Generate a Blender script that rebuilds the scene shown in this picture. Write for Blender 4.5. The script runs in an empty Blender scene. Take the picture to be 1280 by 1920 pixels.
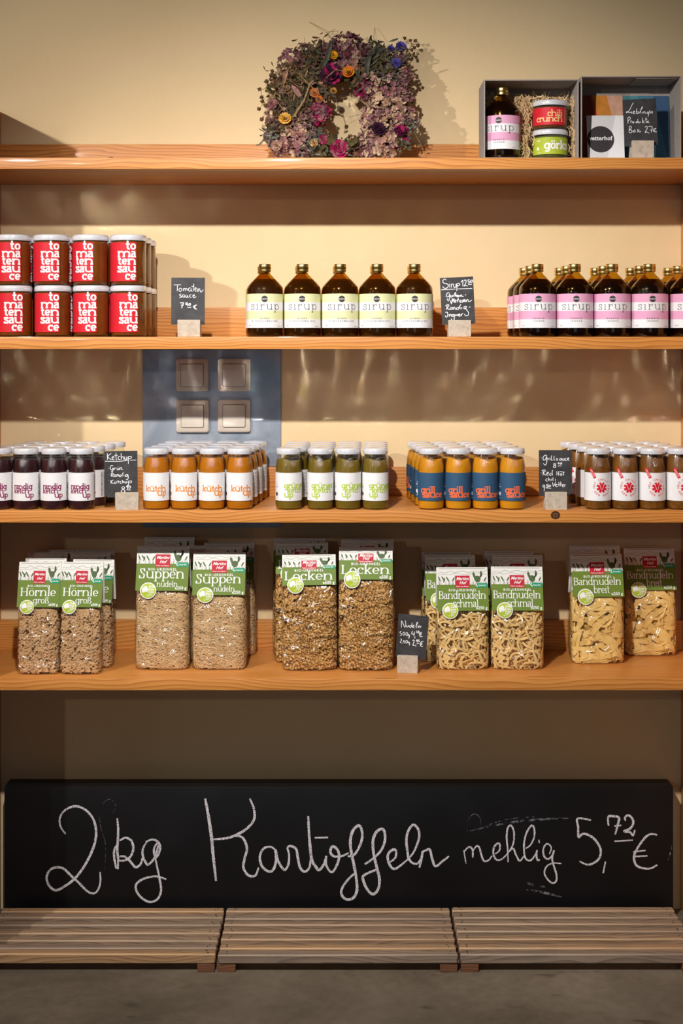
import bpy, bmesh, math, random
import numpy as np
from mathutils import Vector, Matrix, Euler
random.seed(7)
rng = np.random.default_rng(11)
sc = bpy.context.scene
COL = sc.collection
PI = math.pi

# ------------------------------------------------------------------ camera, world, light, exposure
EYE = 1.302          # eye level above the floor
DIST = 2.963         # camera to the shelf's front edge (y = 0); the wall is at y = DEPTH
DEPTH = 0.30
cam_d = bpy.data.cameras.new('camera')
cam_d.lens = 50.0; cam_d.sensor_fit = 'VERTICAL'; cam_d.sensor_height = 36.0; cam_d.sensor_width = 24.0
cam_d.shift_y = -320.0/1920.0
cam_d.clip_start = 0.05; cam_d.clip_end = 60
cam = bpy.data.objects.new('camera', cam_d); COL.objects.link(cam)
cam.location = (0, -DIST, EYE); cam.rotation_euler = (PI/2, 0, 0)
sc.camera = cam
vs = sc.view_settings
vs.view_transform = 'Standard'; vs.look = 'None'; vs.gamma = 1.0; vs.exposure = -0.13
vs.use_curve_mapping = False
sc.cycles.transparent_max_bounces = 24
sc.cycles.max_bounces = 8
sc.cycles.glossy_bounces = 4
sc.cycles.caustics_reflective = True
sc.cycles.caustics_refractive = False
sc.cycles.sample_clamp_indirect = 0.0
sc.cycles.blur_glossy = 0.0
sc.cycles.use_guiding = True
sc.cycles.use_surface_guiding = True
sc.cycles.use_volume_guiding = False
sc.cycles.guiding_training_samples = 64

world = bpy.data.worlds.new('world'); sc.world = world
world.use_nodes = True
wb = world.node_tree.nodes['Background']
wb.inputs['Color'].default_value = (1.0, 0.90, 0.80, 1); wb.inputs['Strength'].default_value = 0.032

def aim(o, target):
    d = Vector(target) - o.location
    o.rotation_euler = d.to_track_quat('-Z', 'Y').to_euler()

def spot(name, loc, target, power, color, angle, blend, radius):
    l = bpy.data.lights.new(name, 'SPOT'); l.energy = power; l.color = color
    l.spot_size = math.radians(angle); l.spot_blend = blend; l.shadow_soft_size = radius
    o = bpy.data.objects.new(name, l); COL.objects.link(o); o.location = loc; aim(o, target); return o

def area(name, loc, target, power, color, sx, sy):
    l = bpy.data.lights.new(name, 'AREA'); l.shape = 'RECTANGLE'; l.size = sx; l.size_y = sy
    l.energy = power; l.color = color
    o = bpy.data.objects.new(name, l); COL.objects.link(o); o.location = loc; aim(o, target); return o

LAMP_Z = EYE + 0.83
spot('track_spot_left', (-1.40, -1.50, LAMP_Z), (-0.20, 0.30, EYE-0.25), 116, (1.0, 0.95, 0.90), 82, 1.0, 0.020)
spot('track_spot_middle', (-0.24, -1.50, LAMP_Z), (0.22, 0.30, EYE-0.60), 172, (1.0, 0.95, 0.91), 84, 1.0, 0.020)
spot('far_spot', (-2.60, -5.30, EYE+0.95), (0.0, 0.25, EYE-0.2), 52, (1.0, 0.89, 0.78), 40, 0.5, 0.05)
for wx in (-0.50, 0.42):               # glazed shop door across the room
    area('shop_window', (wx, -6.4, 1.35), (wx, 0, 1.35), 4, (0.40, 0.72, 1.0), 0.72, 1.7)
area('side_window', (-4.6, -4.4, 1.5), (0, 0, 1.3), 7, (0.80, 0.90, 1.0), 0.9, 1.5)

# ------------------------------------------------------------------ pixel helper (to read positions off the photograph)
def W(px, py, y):
    s = (DIST + y)/2667.0
    return ((px-640)*s, EYE-(py-640)*s)
def SX(px, y): return (px-640)*(DIST+y)/2667.0
def SZ(py, y): return EYE-(py-640)*(DIST+y)/2667.0

# ------------------------------------------------------------------ materials
MATS = {}
def srgb(r, g, b):
    f = lambda c: (c/255.0/12.92) if c/255.0 <= .04045 else ((c/255.0+.055)/1.055)**2.4
    return (f(r), f(g), f(b), 1.0)

class N:
    """small node-tree helper"""
    def __init__(s, name):
        s.m = bpy.data.materials.new(name); s.m.use_nodes = True
        s.t = s.m.node_tree; s.t.nodes.clear()
        s.out = s.t.nodes.new('ShaderNodeOutputMaterial')
        MATS[name] = s.m
    def n(s, typ, **kw):
        nd = s.t.nodes.new(typ)
        for k, v in kw.items():
            if hasattr(nd, k): setattr(nd, k, v)
        return nd
    def l(s, a, b): s.t.links.new(a, b)
    def ramp(s, fac, stops):
        r = s.n('ShaderNodeValToRGB'); cr = r.color_ramp
        while len(cr.elements) < len(stops): cr.elements.new(0.5)
        for e, (p, c) in zip(cr.elements, stops):
            e.position = p; e.color = c if len(c) == 4 else (*c, 1)
        s.l(fac, r.inputs['Fac']); return r.outputs['Color']
    def coords(s, scale=(1,1,1), kind='Object', rand=False):
        tc = s.n('ShaderNodeTexCoord'); mp = s.n('ShaderNodeMapping'); mp.inputs['Scale'].default_value = scale
        s.l(tc.outputs[kind], mp.inputs['Vector'])
        if rand:
            oi = s.n('ShaderNodeObjectInfo'); mu = s.n('ShaderNodeVectorMath', operation='SCALE')
            mu.inputs[0].default_value = (13.1, 7.7, 5.3); s.l(oi.outputs['Random'], mu.inputs['Scale'])
            ad = s.n('ShaderNodeVectorMath', operation='ADD'); s.l(mp.outputs['Vector'], ad.inputs[0]); s.l(mu.outputs['Vector'], ad.inputs[1])
            return ad.outputs['Vector']
        return mp.outputs['Vector']
    def noise(s, vec, scale, detail=4, rough=.5, dist=0.0):
        nz = s.n('ShaderNodeTexNoise'); nz.inputs['Scale'].default_value = scale; nz.inputs['Detail'].default_value = detail
        nz.inputs['Roughness'].default_value = rough; nz.inputs['Distortion'].default_value = dist
        s.l(vec, nz.inputs['Vector']); return nz.outputs['Fac']
    def mixc(s, fac, a, b, blend='MIX'):
        mx = s.n('ShaderNodeMix', data_type='RGBA', blend_type=blend)
        for sock, v in ((mx.inputs[0], fac), (mx.inputs[6], a), (mx.inputs[7], b)):
            if hasattr(v, 'is_output'): s.l(v, sock)
            else: sock.default_value = v
        return mx.outputs[2]
    def math(s, op, a, b=None):
        m = s.n('ShaderNodeMath', operation=op)
        for sock, v in ((m.inputs[0], a), (m.inputs[1], b)):
            if v is None: continue
            if hasattr(v, 'is_output'): s.l(v, sock)
            else: sock.default_value = v
        return m.outputs[0]
    def bump(s, h, strength, dist=.001):
        b = s.n('ShaderNodeBump'); b.inputs['Strength'].default_value = strength; b.inputs['Distance'].default_value = dist
        s.l(h, b.inputs['Height']); return b.outputs['Normal']
    def bsdf(s, color, rough=.5, metal=0.0, spec=.5, coat=0.0, normal=None, alpha=None, sheen=0):
        p = s.n('ShaderNodeBsdfPrincipled')
        for nm, v in (('Base Color', color), ('Roughness', rough), ('Metallic', metal), ('Specular IOR Level', spec),
                      ('Coat Weight', coat), ('Alpha', alpha), ('Normal', normal)):
            if v is None: continue
            if hasattr(v, 'is_output'): s.l(v, p.inputs[nm])
            else: p.inputs[nm].default_value = v
        p.inputs['Coat Roughness'].default_value = .08
        s.l(p.outputs[0], s.out.inputs['Surface']); return p

def plain(name, col, rough=.55, var=.12, scale=60.0, metal=0.0, spec=.4, coat=0.0, bumps=0.0):
    a = N(name); v = a.coords(rand=True)
    nz = a.noise(v, scale, 3)
    lo = tuple(max(0, c*(1-var)) for c in col[:3]) + (1,); hi = tuple(min(1, c*(1+var)) for c in col[:3]) + (1,)
    c = a.ramp(nz, [(.3, lo), (.7, hi)])
    nm = a.bump(nz, bumps, .002) if bumps else None
    a.bsdf(c, rough, metal, spec, coat, nm); return a.m

def wood(name, dark, mid, light, pitch=.0075, rough=.45, knots=True, coat=.15, bump=.15, contrast=1.0, warp=.020, wear=0.0):
    """boards sawn along x: growth rings run nearly parallel to x and bend slowly"""
    a = N(name)
    v = a.coords((1, 1, 1), rand=True)
    slow = a.noise(a.coords((1.5, 5, 5), rand=True), 1.6, 2, .5)
    mid_ = a.noise(a.coords((3.0, 22, 22), rand=True), 2.2, 2, .5)
    dt = a.n('ShaderNodeVectorMath', operation='DOT_PRODUCT'); a.l(v, dt.inputs[0]); dt.inputs[1].default_value = (.010, 1.0, 1.13)
    d = a.math('ADD', dt.outputs['Value'], a.math('MULTIPLY', slow, warp*4))
    d = a.math('ADD', d, a.math('MULTIPLY', mid_, pitch*1.1))
    saw = a.math('FRACT', a.math('MULTIPLY', d, 1.0/pitch))
    ring = a.math('POWER', saw, 2.2)
    fine = a.noise(a.coords((2.0, 160, 160), rand=True), 5.0, 3, .6)
    tone = a.noise(a.coords((1.2, 14, 14), rand=True), 2.0, 3, .5)
    f = a.math('ADD', a.math('MULTIPLY', ring, .50*contrast), a.math('ADD', a.math('MULTIPLY', fine, .30), a.math('MULTIPLY', tone, .40)))
    c = a.ramp(f, [(.22, light), (.52, mid), (.98, dark)])
    if wear:
        big = a.noise(a.coords((5, 9, 9), rand=True), 2.4, 5, .65)
        k = a.ramp(big, [(.48, (0,0,0)), (.66, (1,1,1))])
        c = a.mixc(a.math('MULTIPLY', k, wear), c, (.250, .185, .130, 1))
    if knots:
        vo = a.n('ShaderNodeTexVoronoi'); vo.inputs['Scale'].default_value = 2.6
        a.l(a.coords((.75, 5.0, 5.0), rand=True), vo.inputs['Vector'])
        k = a.ramp(vo.outputs['Distance'], [(.025, (1,1,1)), (.075, (0,0,0))])
        c = a.mixc(a.math('MULTIPLY', k, .7), c, tuple(x*.35 for x in dark[:3])+(1,))
    if wear:                                   # boards of different age
        oi = a.n('ShaderNodeObjectInfo'); hv = a.n('ShaderNodeHueSaturation'); a.l(c, hv.inputs['Color'])
        a.l(a.math('ADD', a.math('MULTIPLY', oi.outputs['Random'], .45), .62), hv.inputs['Value']); a.l(a.math('ADD', a.math('MULTIPLY', oi.outputs['Random'], .35), .68), hv.inputs['Saturation']); c = hv.outputs['Color']
    nm = a.bump(fine, bump, .0008)
    a.bsdf(c, rough, 0, .4, coat, nm); return a.m

def thin_glass(name, tint, rough=.02, base=.04, power=5.0, gain=.9, emboss=False, bump=None, gtint=(1,1,1,1)):
    a = N(name)
    lw = a.n('ShaderNodeLayerWeight'); lw.inputs['Blend'].default_value = .5
    f = a.math('MULTIPLY', a.math('POWER', lw.outputs['Facing'], power), gain)
    f = a.math('ADD', f, base)
    tr = a.n('ShaderNodeBsdfTransparent'); tr.inputs['Color'].default_value = tint
    gl = a.n('ShaderNodeBsdfGlossy'); gl.inputs['Roughness'].default_value = rough; gl.inputs['Color'].default_value = gtint
    nm = None
    if bump:
        h = a.noise(a.coords((1,1,.7), rand=True), bump[0], 1.5, .5, 1.6)
        nm = a.bump(h, bump[1], bump[2])
    if emboss:
        tc = a.n('ShaderNodeTexCoord'); sp = a.n('ShaderNodeSeparateXYZ'); a.l(tc.outputs['Object'], sp.inputs[0])
        mx = a.math('LESS_THAN', a.math('ABSOLUTE', sp.outputs['X']), .0085)
        mz = a.math('LESS_THAN', a.math('ABSOLUTE', a.math('SUBTRACT', sp.outputs['Z'], .0985)), .0105)
        my = a.math('LESS_THAN', sp.outputs['Y'], 0.0)
        ex = a.math('POWER', a.math('DIVIDE', sp.outputs['X'], .0080), 2.0); ez = a.math('POWER', a.math('DIVIDE', a.math('SUBTRACT', sp.outputs['Z'], .0985), .0110), 2.0)
        rag = a.math('MULTIPLY', a.noise(tc.outputs['Object'], 260, 2), 1.1)
        mk = a.math('MULTIPLY', a.math('LESS_THAN', a.math('ADD', a.math('ADD', ex, ez), rag), 1.35), my)
        h = a.math('MULTIPLY', a.noise(tc.outputs['Object'], 560, 1, .4), mk)
        nm = a.bump(h, 1.0, .0020)
        f = a.math('ADD', f, a.math('MULTIPLY', mk, .10)); gl.inputs['Roughness'].default_value = .15
    if nm is not None: a.l(nm, gl.inputs['Normal'])
    mixs = a.n('ShaderNodeMixShader'); a.l(f, mixs.inputs[0]); a.l(tr.outputs[0], mixs.inputs[1]); a.l(gl.outputs[0], mixs.inputs[2])
    a.l(mixs.outputs[0], a.out.inputs['Surface']); return a.m

def sauce(name, c1, c2, scale=140.0, speck=None):
    a = N(name); v = a.coords(rand=True)
    nz = a.noise(v, scale, 4, .6); n2 = a.noise(v, scale*.18, 2)
    c = a.ramp(a.math('ADD', a.math('MULTIPLY', nz, .5), a.math('MULTIPLY', n2, .5)), [(.3, c1), (.7, c2)])
    if speck:
        vo = a.n('ShaderNodeTexVoronoi'); vo.inputs['Scale'].default_value = 330; a.l(v, vo.inputs['Vector'])
        k = a.ramp(vo.outputs['Distance'], [(.12, (1,1,1)), (.22, (0,0,0))])
        c = a.mixc(a.math('MULTIPLY', k, .7), c, speck)
    a.bsdf(c, .35, 0, .4, 0); return a.m

def chalk_mat(name, col, cut, scale, soft=.08, ground=(.0062, .006, .0068, 1)):
    a = N(name)
    nz = a.noise(a.coords((1,1,1)), scale, 2, .7)
    k = a.ramp(nz, [(cut-soft, (0,0,0)), (cut+soft, (1,1,1))])
    a.bsdf(a.mixc(k, ground, col), .8, 0, .2); return a.m

# setting
a = N('plaster_cream')
v = a.coords(kind='Object')
n1 = a.noise(v, 2.2, 5, .6); n2 = a.noise(v, 55, 5, .6); n3 = a.noise(v, 9, 6, .7, 1.2)
c = a.ramp(n1, [(.3, (.755, .572, .325, 1)), (.7, (.805, .625, .370, 1))])
st = a.ramp(n3, [(.66, (0,0,0)), (.80, (1,1,1))])
c = a.mixc(a.math('MULTIPLY', st, .16), c, (.60, .43, .22, 1))
a.bsdf(c, .85, 0, .2, 0, a.bump(a.math('ADD', n2, a.math('MULTIPLY', n1, 2.0)), .35, .002))
a = N('concrete_floor')
v = a.coords(kind='Object')
n1 = a.noise(v, 3.0, 6, .65, .8); n2 = a.noise(v, 40, 5, .7); n3 = a.noise(a.coords((1,2.2,1)), 6.5, 3, .6)
c = a.ramp(a.math('ADD', a.math('MULTIPLY', n1, .7), a.math('MULTIPLY', n2, .3)), [(.3, (.105, .082, .055, 1)), (.5, (.190, .152, .108, 1)), (.72, (.270, .222, .165, 1))])
st = a.ramp(n3, [(.63, (0,0,0)), (.73, (1,1,1))])
c = a.mixc(a.math('MULTIPLY', st, .7), c, (.045, .032, .021, 1))
bg = a.ramp(a.noise(v, 1.3, 4, .6, .6), [(.40, (0,0,0)), (.62, (1,1,1))])
c = a.mixc(a.math('MULTIPLY', bg, .55), c, (.060, .046, .031, 1))
a.bsdf(c, .62, 0, .35, 0, a.bump(n2, .25, .002))

wood('pine_wood', (.34, .100, .018, 1), (.60, .235, .048, 1), (.71, .320, .082, 1), .0085)
wood('rack_wood', (.13, .068, .032, 1), (.36, .205, .102, 1), (.52, .325, .180, 1), .010, .7, False, 0, .4, .8, .03, .40)
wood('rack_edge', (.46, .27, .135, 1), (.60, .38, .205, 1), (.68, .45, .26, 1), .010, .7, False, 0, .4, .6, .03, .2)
wood('foot_wood', (.06, .022, .010, 1), (.17, .065, .028, 1), (.25, .11, .05, 1), .006, .7, False, 0, .4, 1.0, .03)
plain('knot_dark', (.055, .020, .008, 1), .5, .35, 200); plain('knot_brown', (.16, .060, .020, 1), .5, .35, 200)
plain('nail_dark', (.02, .016, .014, 1), .6)
plain('black_board', (.0062, .006, .0068, 1), .45, .25, 8, spec=.35)
chalk_mat('chalk_thick', (.84, .80, .84, 1), .44, 640)
chalk_mat('chalk_smear', (.30, .30, .33, 1), .60, 95, .16)
a = N('slate'); v = a.coords(rand=True); n1 = a.noise(v, 30, 5, .65, .6)
c = a.ramp(n1, [(.3, (.022, .022, .025, 1)), (.75, (.060, .057, .058, 1))])
a.bsdf(c, .55, 0, .4, 0, a.bump(a.noise(v, 180, 3), .2, .001))
plain('chalk_pen', (.86, .85, .88, 1), .8, .04)
a = N('travertine'); v = a.coords(rand=True); n1 = a.noise(v, 90, 6, .7, .6)
c = a.ramp(n1, [(.25, (.36, .28, .21, 1)), (.5, (.52, .43, .335, 1)), (.8, (.64, .55, .45, 1))])
hol = a.ramp(a.noise(v, 210, 2, .5), [(.70, (0,0,0)), (.76, (1,1,1))])
c = a.mixc(a.math('MULTIPLY', hol, .6), c, (.12, .085, .055, 1))
a.bsdf(c, .75, 0, .3, 0, a.bump(n1, .5, .002))

# glass, lids, contents
thin_glass('clear_glass', (.93, .95, .93, 1), .03, .035, 4.0, .75)
thin_glass('embossed_glass', (.93, .95, .93, 1), .03, .035, 4.0, .75, emboss=True)
thin_glass('amber_glass', (.72, .51, .11, 1), .03, .045, 4.0, .75)
thin_glass('film', (.99, .985, .98, 1), .19, .075, 3.0, .55, bump=(24, 1.0, .026))
a = N('lid_white'); p = a.bsdf((.78, .78, .82, 1), .35, 0, .5, 1.0); p.inputs['Coat Roughness'].default_value = .055; p.inputs['Coat IOR'].default_value = 2.8
plain('cap_gold', (.80, .58, .20, 1), .30, .05, metal=1.0)
sauce('tomato_sauce', (.130, .028, .002, 1), (.250, .066, .005, 1), 90)
sauce('beet_sauce', (.020, .004, .006, 1), (.055, .012, .016, 1), 120)
sauce('pumpkin_sauce', (.42, .125, .003, 1), (.56, .185, .005, 1), 130)
sauce('green_sauce', (.140, .085, .008, 1), (.210, .130, .012, 1), 150)
sauce('grill_sauce_filling', (.58, .215, .005, 1), (.72, .30, .010, 1), 130, (.26, .075, .008, 1))
sauce('chili_sauce', (.075, .032, .005, 1), (.28, .095, .010, 1), 150, (.42, .12, .01, 1))
sauce('chili_crunch_filling', (.05, .016, .006, 1), (.22, .075, .016, 1), 260, (.5, .25, .04, 1))
sauce('cucumber_filling', (.045, .055, .010, 1), (.15, .15, .03, 1), 160)
plain('dark_syrup', (.010, .004, .003, 1), .15, .2, spec=.3)
a = N('light_syrup')
p = a.n('ShaderNodeBsdfPrincipled'); p.inputs['Base Color'].default_value = (.088, .052, .005, 1); p.inputs['Roughness'].default_value = .2
tr = a.n('ShaderNodeBsdfTransparent'); tr.inputs['Color'].default_value = (.62, .45, .08, 1)
mx = a.n('ShaderNodeMixShader'); mx.inputs[0].default_value = .42
a.l(p.outputs[0], mx.inputs[2]); a.l(tr.outputs[0], mx.inputs[1]); a.l(mx.outputs[0], a.out.inputs['Surface'])

# papers and inks
def ink(name, col, rough=.55): return plain(name, col, rough, .03, 200, spec=.3)
ink('paper_white', (.80, .785, .79, 1)); ink('paper_red', (.62, .014, .028, 1)); ink('paper_lime', (.72, .72, .40, 1))
ink('paper_pink', (.74, .36, .53, 1)); ink('paper_blue', (.030, .085, .165, 1)); ink('paper_acid', (.40, .48, .035, 1))
ink('ink_dark', (.045, .038, .042, 1)); ink('ink_black', (.012, .012, .014, 1)); ink('ink_plum', (.24, .010, .085, 1)); ink('ink_orange', (.78, .25, .022, 1))
ink('ink_lime', (.42, .56, .035, 1)); ink('ink_coral', (.85, .15, .045, 1)); ink('ink_red', (.66, .010, .028, 1)); ink('ink_cream', (.86, .56, .24, 1))
ink('ink_grey', (.28, .27, .28, 1))
ink('card_green', (.135, .215, .022, 1)); ink('card_white', (.76, .75, .71, 1)); ink('card_art', (.075, .12, .045, 1)); ink('logo_red', (.50, .010, .030, 1))
ink('tab_teal', (.015, .30, .15, 1)); ink('sticker_lime', (.44, .56, .035, 1)); ink('ink_white', (.86, .85, .84, 1))
plain('card_back', (.55, .47, .42, 1), .8)
plain('grey_card', (.350, .310, .280, 1), .85, .08, 90)
plain('stripe_darkred', (.30, .030, .012, 1)); plain('stripe_red', (.62, .085, .022, 1)); plain('stripe_orange', (.66, .24, .022, 1))
plain('stripe_peach', (.72, .40, .27, 1)); plain('stripe_teal', (.065, .25, .28, 1)); plain('stripe_sea', (.050, .185, .30, 1)); plain('stripe_navy', (.035, .095, .19, 1)); plain('stripe_deepteal', (.03, .13, .16, 1))
plain('wool_light', (.74, .53, .29, 1), .7); plain('wool_dark', (.55, .35, .16, 1), .7)

# pasta
def pasta_mat(name, c1, c2):
    a = N(name); v = a.coords(rand=False)
    nz = a.noise(v, 55, 2); n2 = a.noise(v, 420, 2)
    c = a.ramp(a.math('ADD', a.math('MULTIPLY', nz, .7), a.math('MULTIPLY', n2, .3)), [(.35, c1), (.68, c2)])
    a.bsdf(c, .5, 0, .35); return a.m
pasta_mat('pasta_horn', (.50, .30, .145, 1), (.66, .43, .22, 1))
pasta_mat('pasta_thread', (.70, .46, .22, 1), (.86, .62, .34, 1))
pasta_mat('pasta_curl', (.56, .32, .105, 1), (.76, .47, .175, 1))
pasta_mat('pasta_ribbon', (.72, .48, .18, 1), (.88, .64, .28, 1))
pasta_mat('pasta_wide', (.74, .49, .145, 1), (.88, .63, .235, 1))
# wall plate and switches
a = N('brushed_zinc'); v = a.coords((1, 1, 1), rand=True)
n1 = a.noise(v, 7, 5, .65, .7); n2 = a.noise(a.coords((3, 1, 90)), 6, 2)
c = a.ramp(n1, [(.3, (.20, .255, .33, 1)), (.55, (.33, .375, .44, 1)), (.78, (.50, .525, .57, 1))])
a.bsdf(c, a.ramp(n1, [(.3, (.30,.30,.30)), (.7, (.48,.48,.48))]), .42, .5, 0, a.bump(n2, .06, .001))
plain('switch_beige', (.60, .52, .43, 1), .35, .03, spec=.5, coat=.2)
plain('switch_cover', (.62, .56, .48, 1), .35, .03, spec=.5, coat=.2)
plain('gap_dark', (.03, .025, .02, 1))
plain('steel', (.7, .7, .74, 1), .25, .03, metal=1.0)
# dried flowers
for nm, c in (('petal_maroon', (.105, .026, .034, 1)), ('petal_rose', (.32, .165, .150, 1)), ('petal_pink', (.29, .105, .118, 1)), ('petal_beige', (.50, .34, .22, 1)),
              ('petal_lilac', (.185, .090, .100, 1)), ('petal_magenta', (.34, .012, .085, 1)), ('petal_dark', (.035, .008, .025, 1)),
              ('petal_blue', (.085, .065, .32, 1)), ('petal_orange', (.60, .13, .012, 1)), ('petal_yellow', (.70, .42, .12, 1)), ('petal_gold', (.62, .30, .010, 1)), ('petal_fade', (.33, .18, .11, 1)),
              ('leaf_grey', (.082, .078, .058, 1)), ('leaf_olive', (.095, .075, .030, 1)), ('leaf_brown', (.125, .068, .034, 1)), ('stem_straw', (.32, .21, .095, 1)), ('seed_brown', (.11, .062, .025, 1)), ('leaf_silver', (.20, .19, .16, 1)), ('straw_base', (.10, .07, .035, 1))):
    plain(nm, c, .8, .28, 70, spec=.15)

# ------------------------------------------------------------------ mesh builder
class MB:
    def __init__(s): s.v = []; s.f = []; s.mi = []; s.sm = []; s.mats = []
    def m(s, name):
        if name not in s.mats: s.mats.append(name)
        return s.mats.index(name)
    def add(s, verts, faces, mat, smooth=False):
        o = len(s.v); i = s.m(mat)
        s.v.extend([tuple(p) for p in verts])
        for f in faces: s.f.append(tuple(k+o for k in f)); s.mi.append(i); s.sm.append(smooth)
    def box(s, x0, x1, y0, y1, z0, z1, mat):
        v = [(x0,y0,z0),(x1,y0,z0),(x1,y1,z0),(x0,y1,z0),(x0,y0,z1),(x1,y0,z1),(x1,y1,z1),(x0,y1,z1)]
        s.add(v, [(0,3,2,1),(4,5,6,7),(0,1,5,4),(1,2,6,5),(2,3,7,6),(3,0,4,7)], mat)
    def bevel_box(s, x0, x1, y0, y1, z0, z1, mat, b=.002, seg=2, jitter=0.0):
        bm = bmesh.new(); bmesh.ops.create_cube(bm, size=1)
        for p in bm.verts:
            p.co = Vector((x0+(p.co.x+.5)*(x1-x0), y0+(p.co.y+.5)*(y1-y0), z0+(p.co.z+.5)*(z1-z0)))
            if jitter: p.co += Vector((random.uniform(-1,1), random.uniform(-1,1), random.uniform(-1,1)))*jitter
        bmesh.ops.bevel(bm, geom=list(bm.edges), offset=b, segments=seg, affect='EDGES', profile=.6)
        s.from_bm(bm, mat, True); bm.free()
    def from_bm(s, bm, mat, smooth=False):
        bm.verts.index_update()
        s.add([p.co[:] for p in bm.verts], [[q.index for q in f.verts] for f in bm.faces], mat, smooth)
    def lathe(s, prof, mat, seg=32, cx=0, cy=0, cz=0, smooth=True):
        o = []; fs = []; rings = []
        for r, z in prof:
            if r < 1e-7: rings.append([len(o)]); o.append((cx, cy, cz+z))
            else:
                rings.append(list(range(len(o), len(o)+seg)))
                o += [(cx+r*math.cos(2*PI*k/seg), cy+r*math.sin(2*PI*k/seg), cz+z) for k in range(seg)]
        for A, B in zip(rings, rings[1:]):
            for k in range(seg):
                k2 = (k+1) % seg
                if len(A) == 1 and len(B) == 1: continue
                if len(A) == 1: fs.append((A[0], B[k2], B[k]))
                elif len(B) == 1: fs.append((A[k], A[k2], B[0]))
                else: fs.append((A[k], A[k2], B[k2], B[k]))
        s.add(o, fs, mat, smooth)
    def tube(s, pts, r, mat, seg=6, caps=True, smooth=True):
        pts = [Vector(p) for p in pts]; n = len(pts)
        rs = r if isinstance(r, (list, tuple)) else [r]*n
        o = []; fs = []; up = Vector((.31, .22, .93))
        for i, p in enumerate(pts):
            t = (pts[min(i+1, n-1)]-pts[max(i-1, 0)]).normalized()
            u = t.cross(up)
            if u.length < .05: u = t.cross(Vector((1, 0, 0)))
            u.normalize(); w = t.cross(u)
            o += [tuple(p+(u*math.cos(2*PI*k/seg)+w*math.sin(2*PI*k/seg))*rs[i]) for k in range(seg)]
        for i in range(n-1):
            for k in range(seg):
                k2 = (k+1) % seg; fs.append((i*seg+k, i*seg+k2, (i+1)*seg+k2, (i+1)*seg+k))
        if caps: fs.append(tuple(range(seg-1, -1, -1))); fs.append(tuple(range((n-1)*seg, n*seg)))
        s.add(o, fs, mat, smooth)
    def ball(s, c, r, mat, seg=8, rings=5, sq=(1,1,1)):
        prof = [(max(0, r*math.sin(PI*i/rings)), -r*math.cos(PI*i/rings)) for i in range(rings+1)]
        t = MB(); t.lathe(prof, mat, seg)
        s.add([(c[0]+x*sq[0], c[1]+y*sq[1], c[2]+z*sq[2]) for x, y, z in t.v], t.f, mat, True)
    def flat(s, quads, mapf, mat, off=0.0):
        for i, q in enumerate(quads): s.add([mapf(x, y, off+i*8e-7) for x, y in q], [tuple(range(len(q)))], mat)   # overlapping strokes never share a plane
    def mesh(s, name):
        me = bpy.data.meshes.new(name)
        me.from_pydata(s.v, [], s.f)
        for mn in s.mats: me.materials.append(MATS[mn])
        me.polygons.foreach_set('material_index', s.mi)
        me.polygons.foreach_set('use_smooth', s.sm)
        me.update()
        try: me.set_sharp_from_angle(angle=math.radians(38))
        except Exception: pass
        return me
    def obj(s, name, parent=None, loc=None):
        o = bpy.data.objects.new(name, s.mesh(name)); COL.objects.link(o)
        if parent is not None: o.parent = parent
        if loc is not None: o.location = loc
        return o

def tag(o, label=None, cat=None, group=None, kind=None):
    if label: o['label'] = label
    if cat: o['category'] = cat
    if group: o['group'] = group
    if kind: o['kind'] = kind
    return o
def thing(name, label, cat, loc=(0,0,0), rotz=0.0, group=None):
    o = bpy.data.objects.new(name, None); COL.objects.link(o); o.empty_display_size = .02
    o.location = loc; o.rotation_euler = (0, 0, rotz)
    return tag(o, label, cat, group)
KIDS = {}
def kids(o):
    return list(o.children)
def dup(root, loc, rotz, label, group=None, scale=None, roll=0.0, pitch=0.0):
    r = root.copy(); COL.objects.link(r); r.location = loc; r.rotation_euler = (pitch, roll, rotz)
    if scale: r.scale = scale
    r['label'] = label
    if group: r['group'] = group
    for ch in kids(root):
        c = ch.copy(); COL.objects.link(c); c.parent = r
        for g in kids(ch):
            d = g.copy(); COL.objects.link(d); d.parent = c
    return r
def structure(name, mb):
    return tag(mb.obj(name), kind='structure')

# ------------------------------------------------------------------ 2D drawing: strokes, letters
def catmull(p, sub=6):
    if len(p) < 3: return p
    out = []
    q = [p[0]] + list(p) + [p[-1]]
    for i in range(1, len(q)-2):
        p0, p1, p2, p3 = q[i-1], q[i], q[i+1], q[i+2]
        for k in range(sub):
            t = k/sub; t2 = t*t; t3 = t2*t
            out.append(tuple(.5*((2*p1[j]) + (-p0[j]+p2[j])*t + (2*p0[j]-5*p1[j]+4*p2[j]-p3[j])*t2 + (-p0[j]+3*p1[j]-3*p2[j]+p3[j])*t3) for j in (0, 1)))
    out.append(tuple(p[-1])); return out
def resample(pts, step):
    out = [pts[0]]
    for a, b in zip(pts, pts[1:]):
        L = math.hypot(b[0]-a[0], b[1]-a[1]); n = max(1, int(math.ceil(L/step)))
        for k in range(1, n+1): out.append((a[0]+(b[0]-a[0])*k/n, a[1]+(b[1]-a[1])*k/n))
    return out
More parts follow.
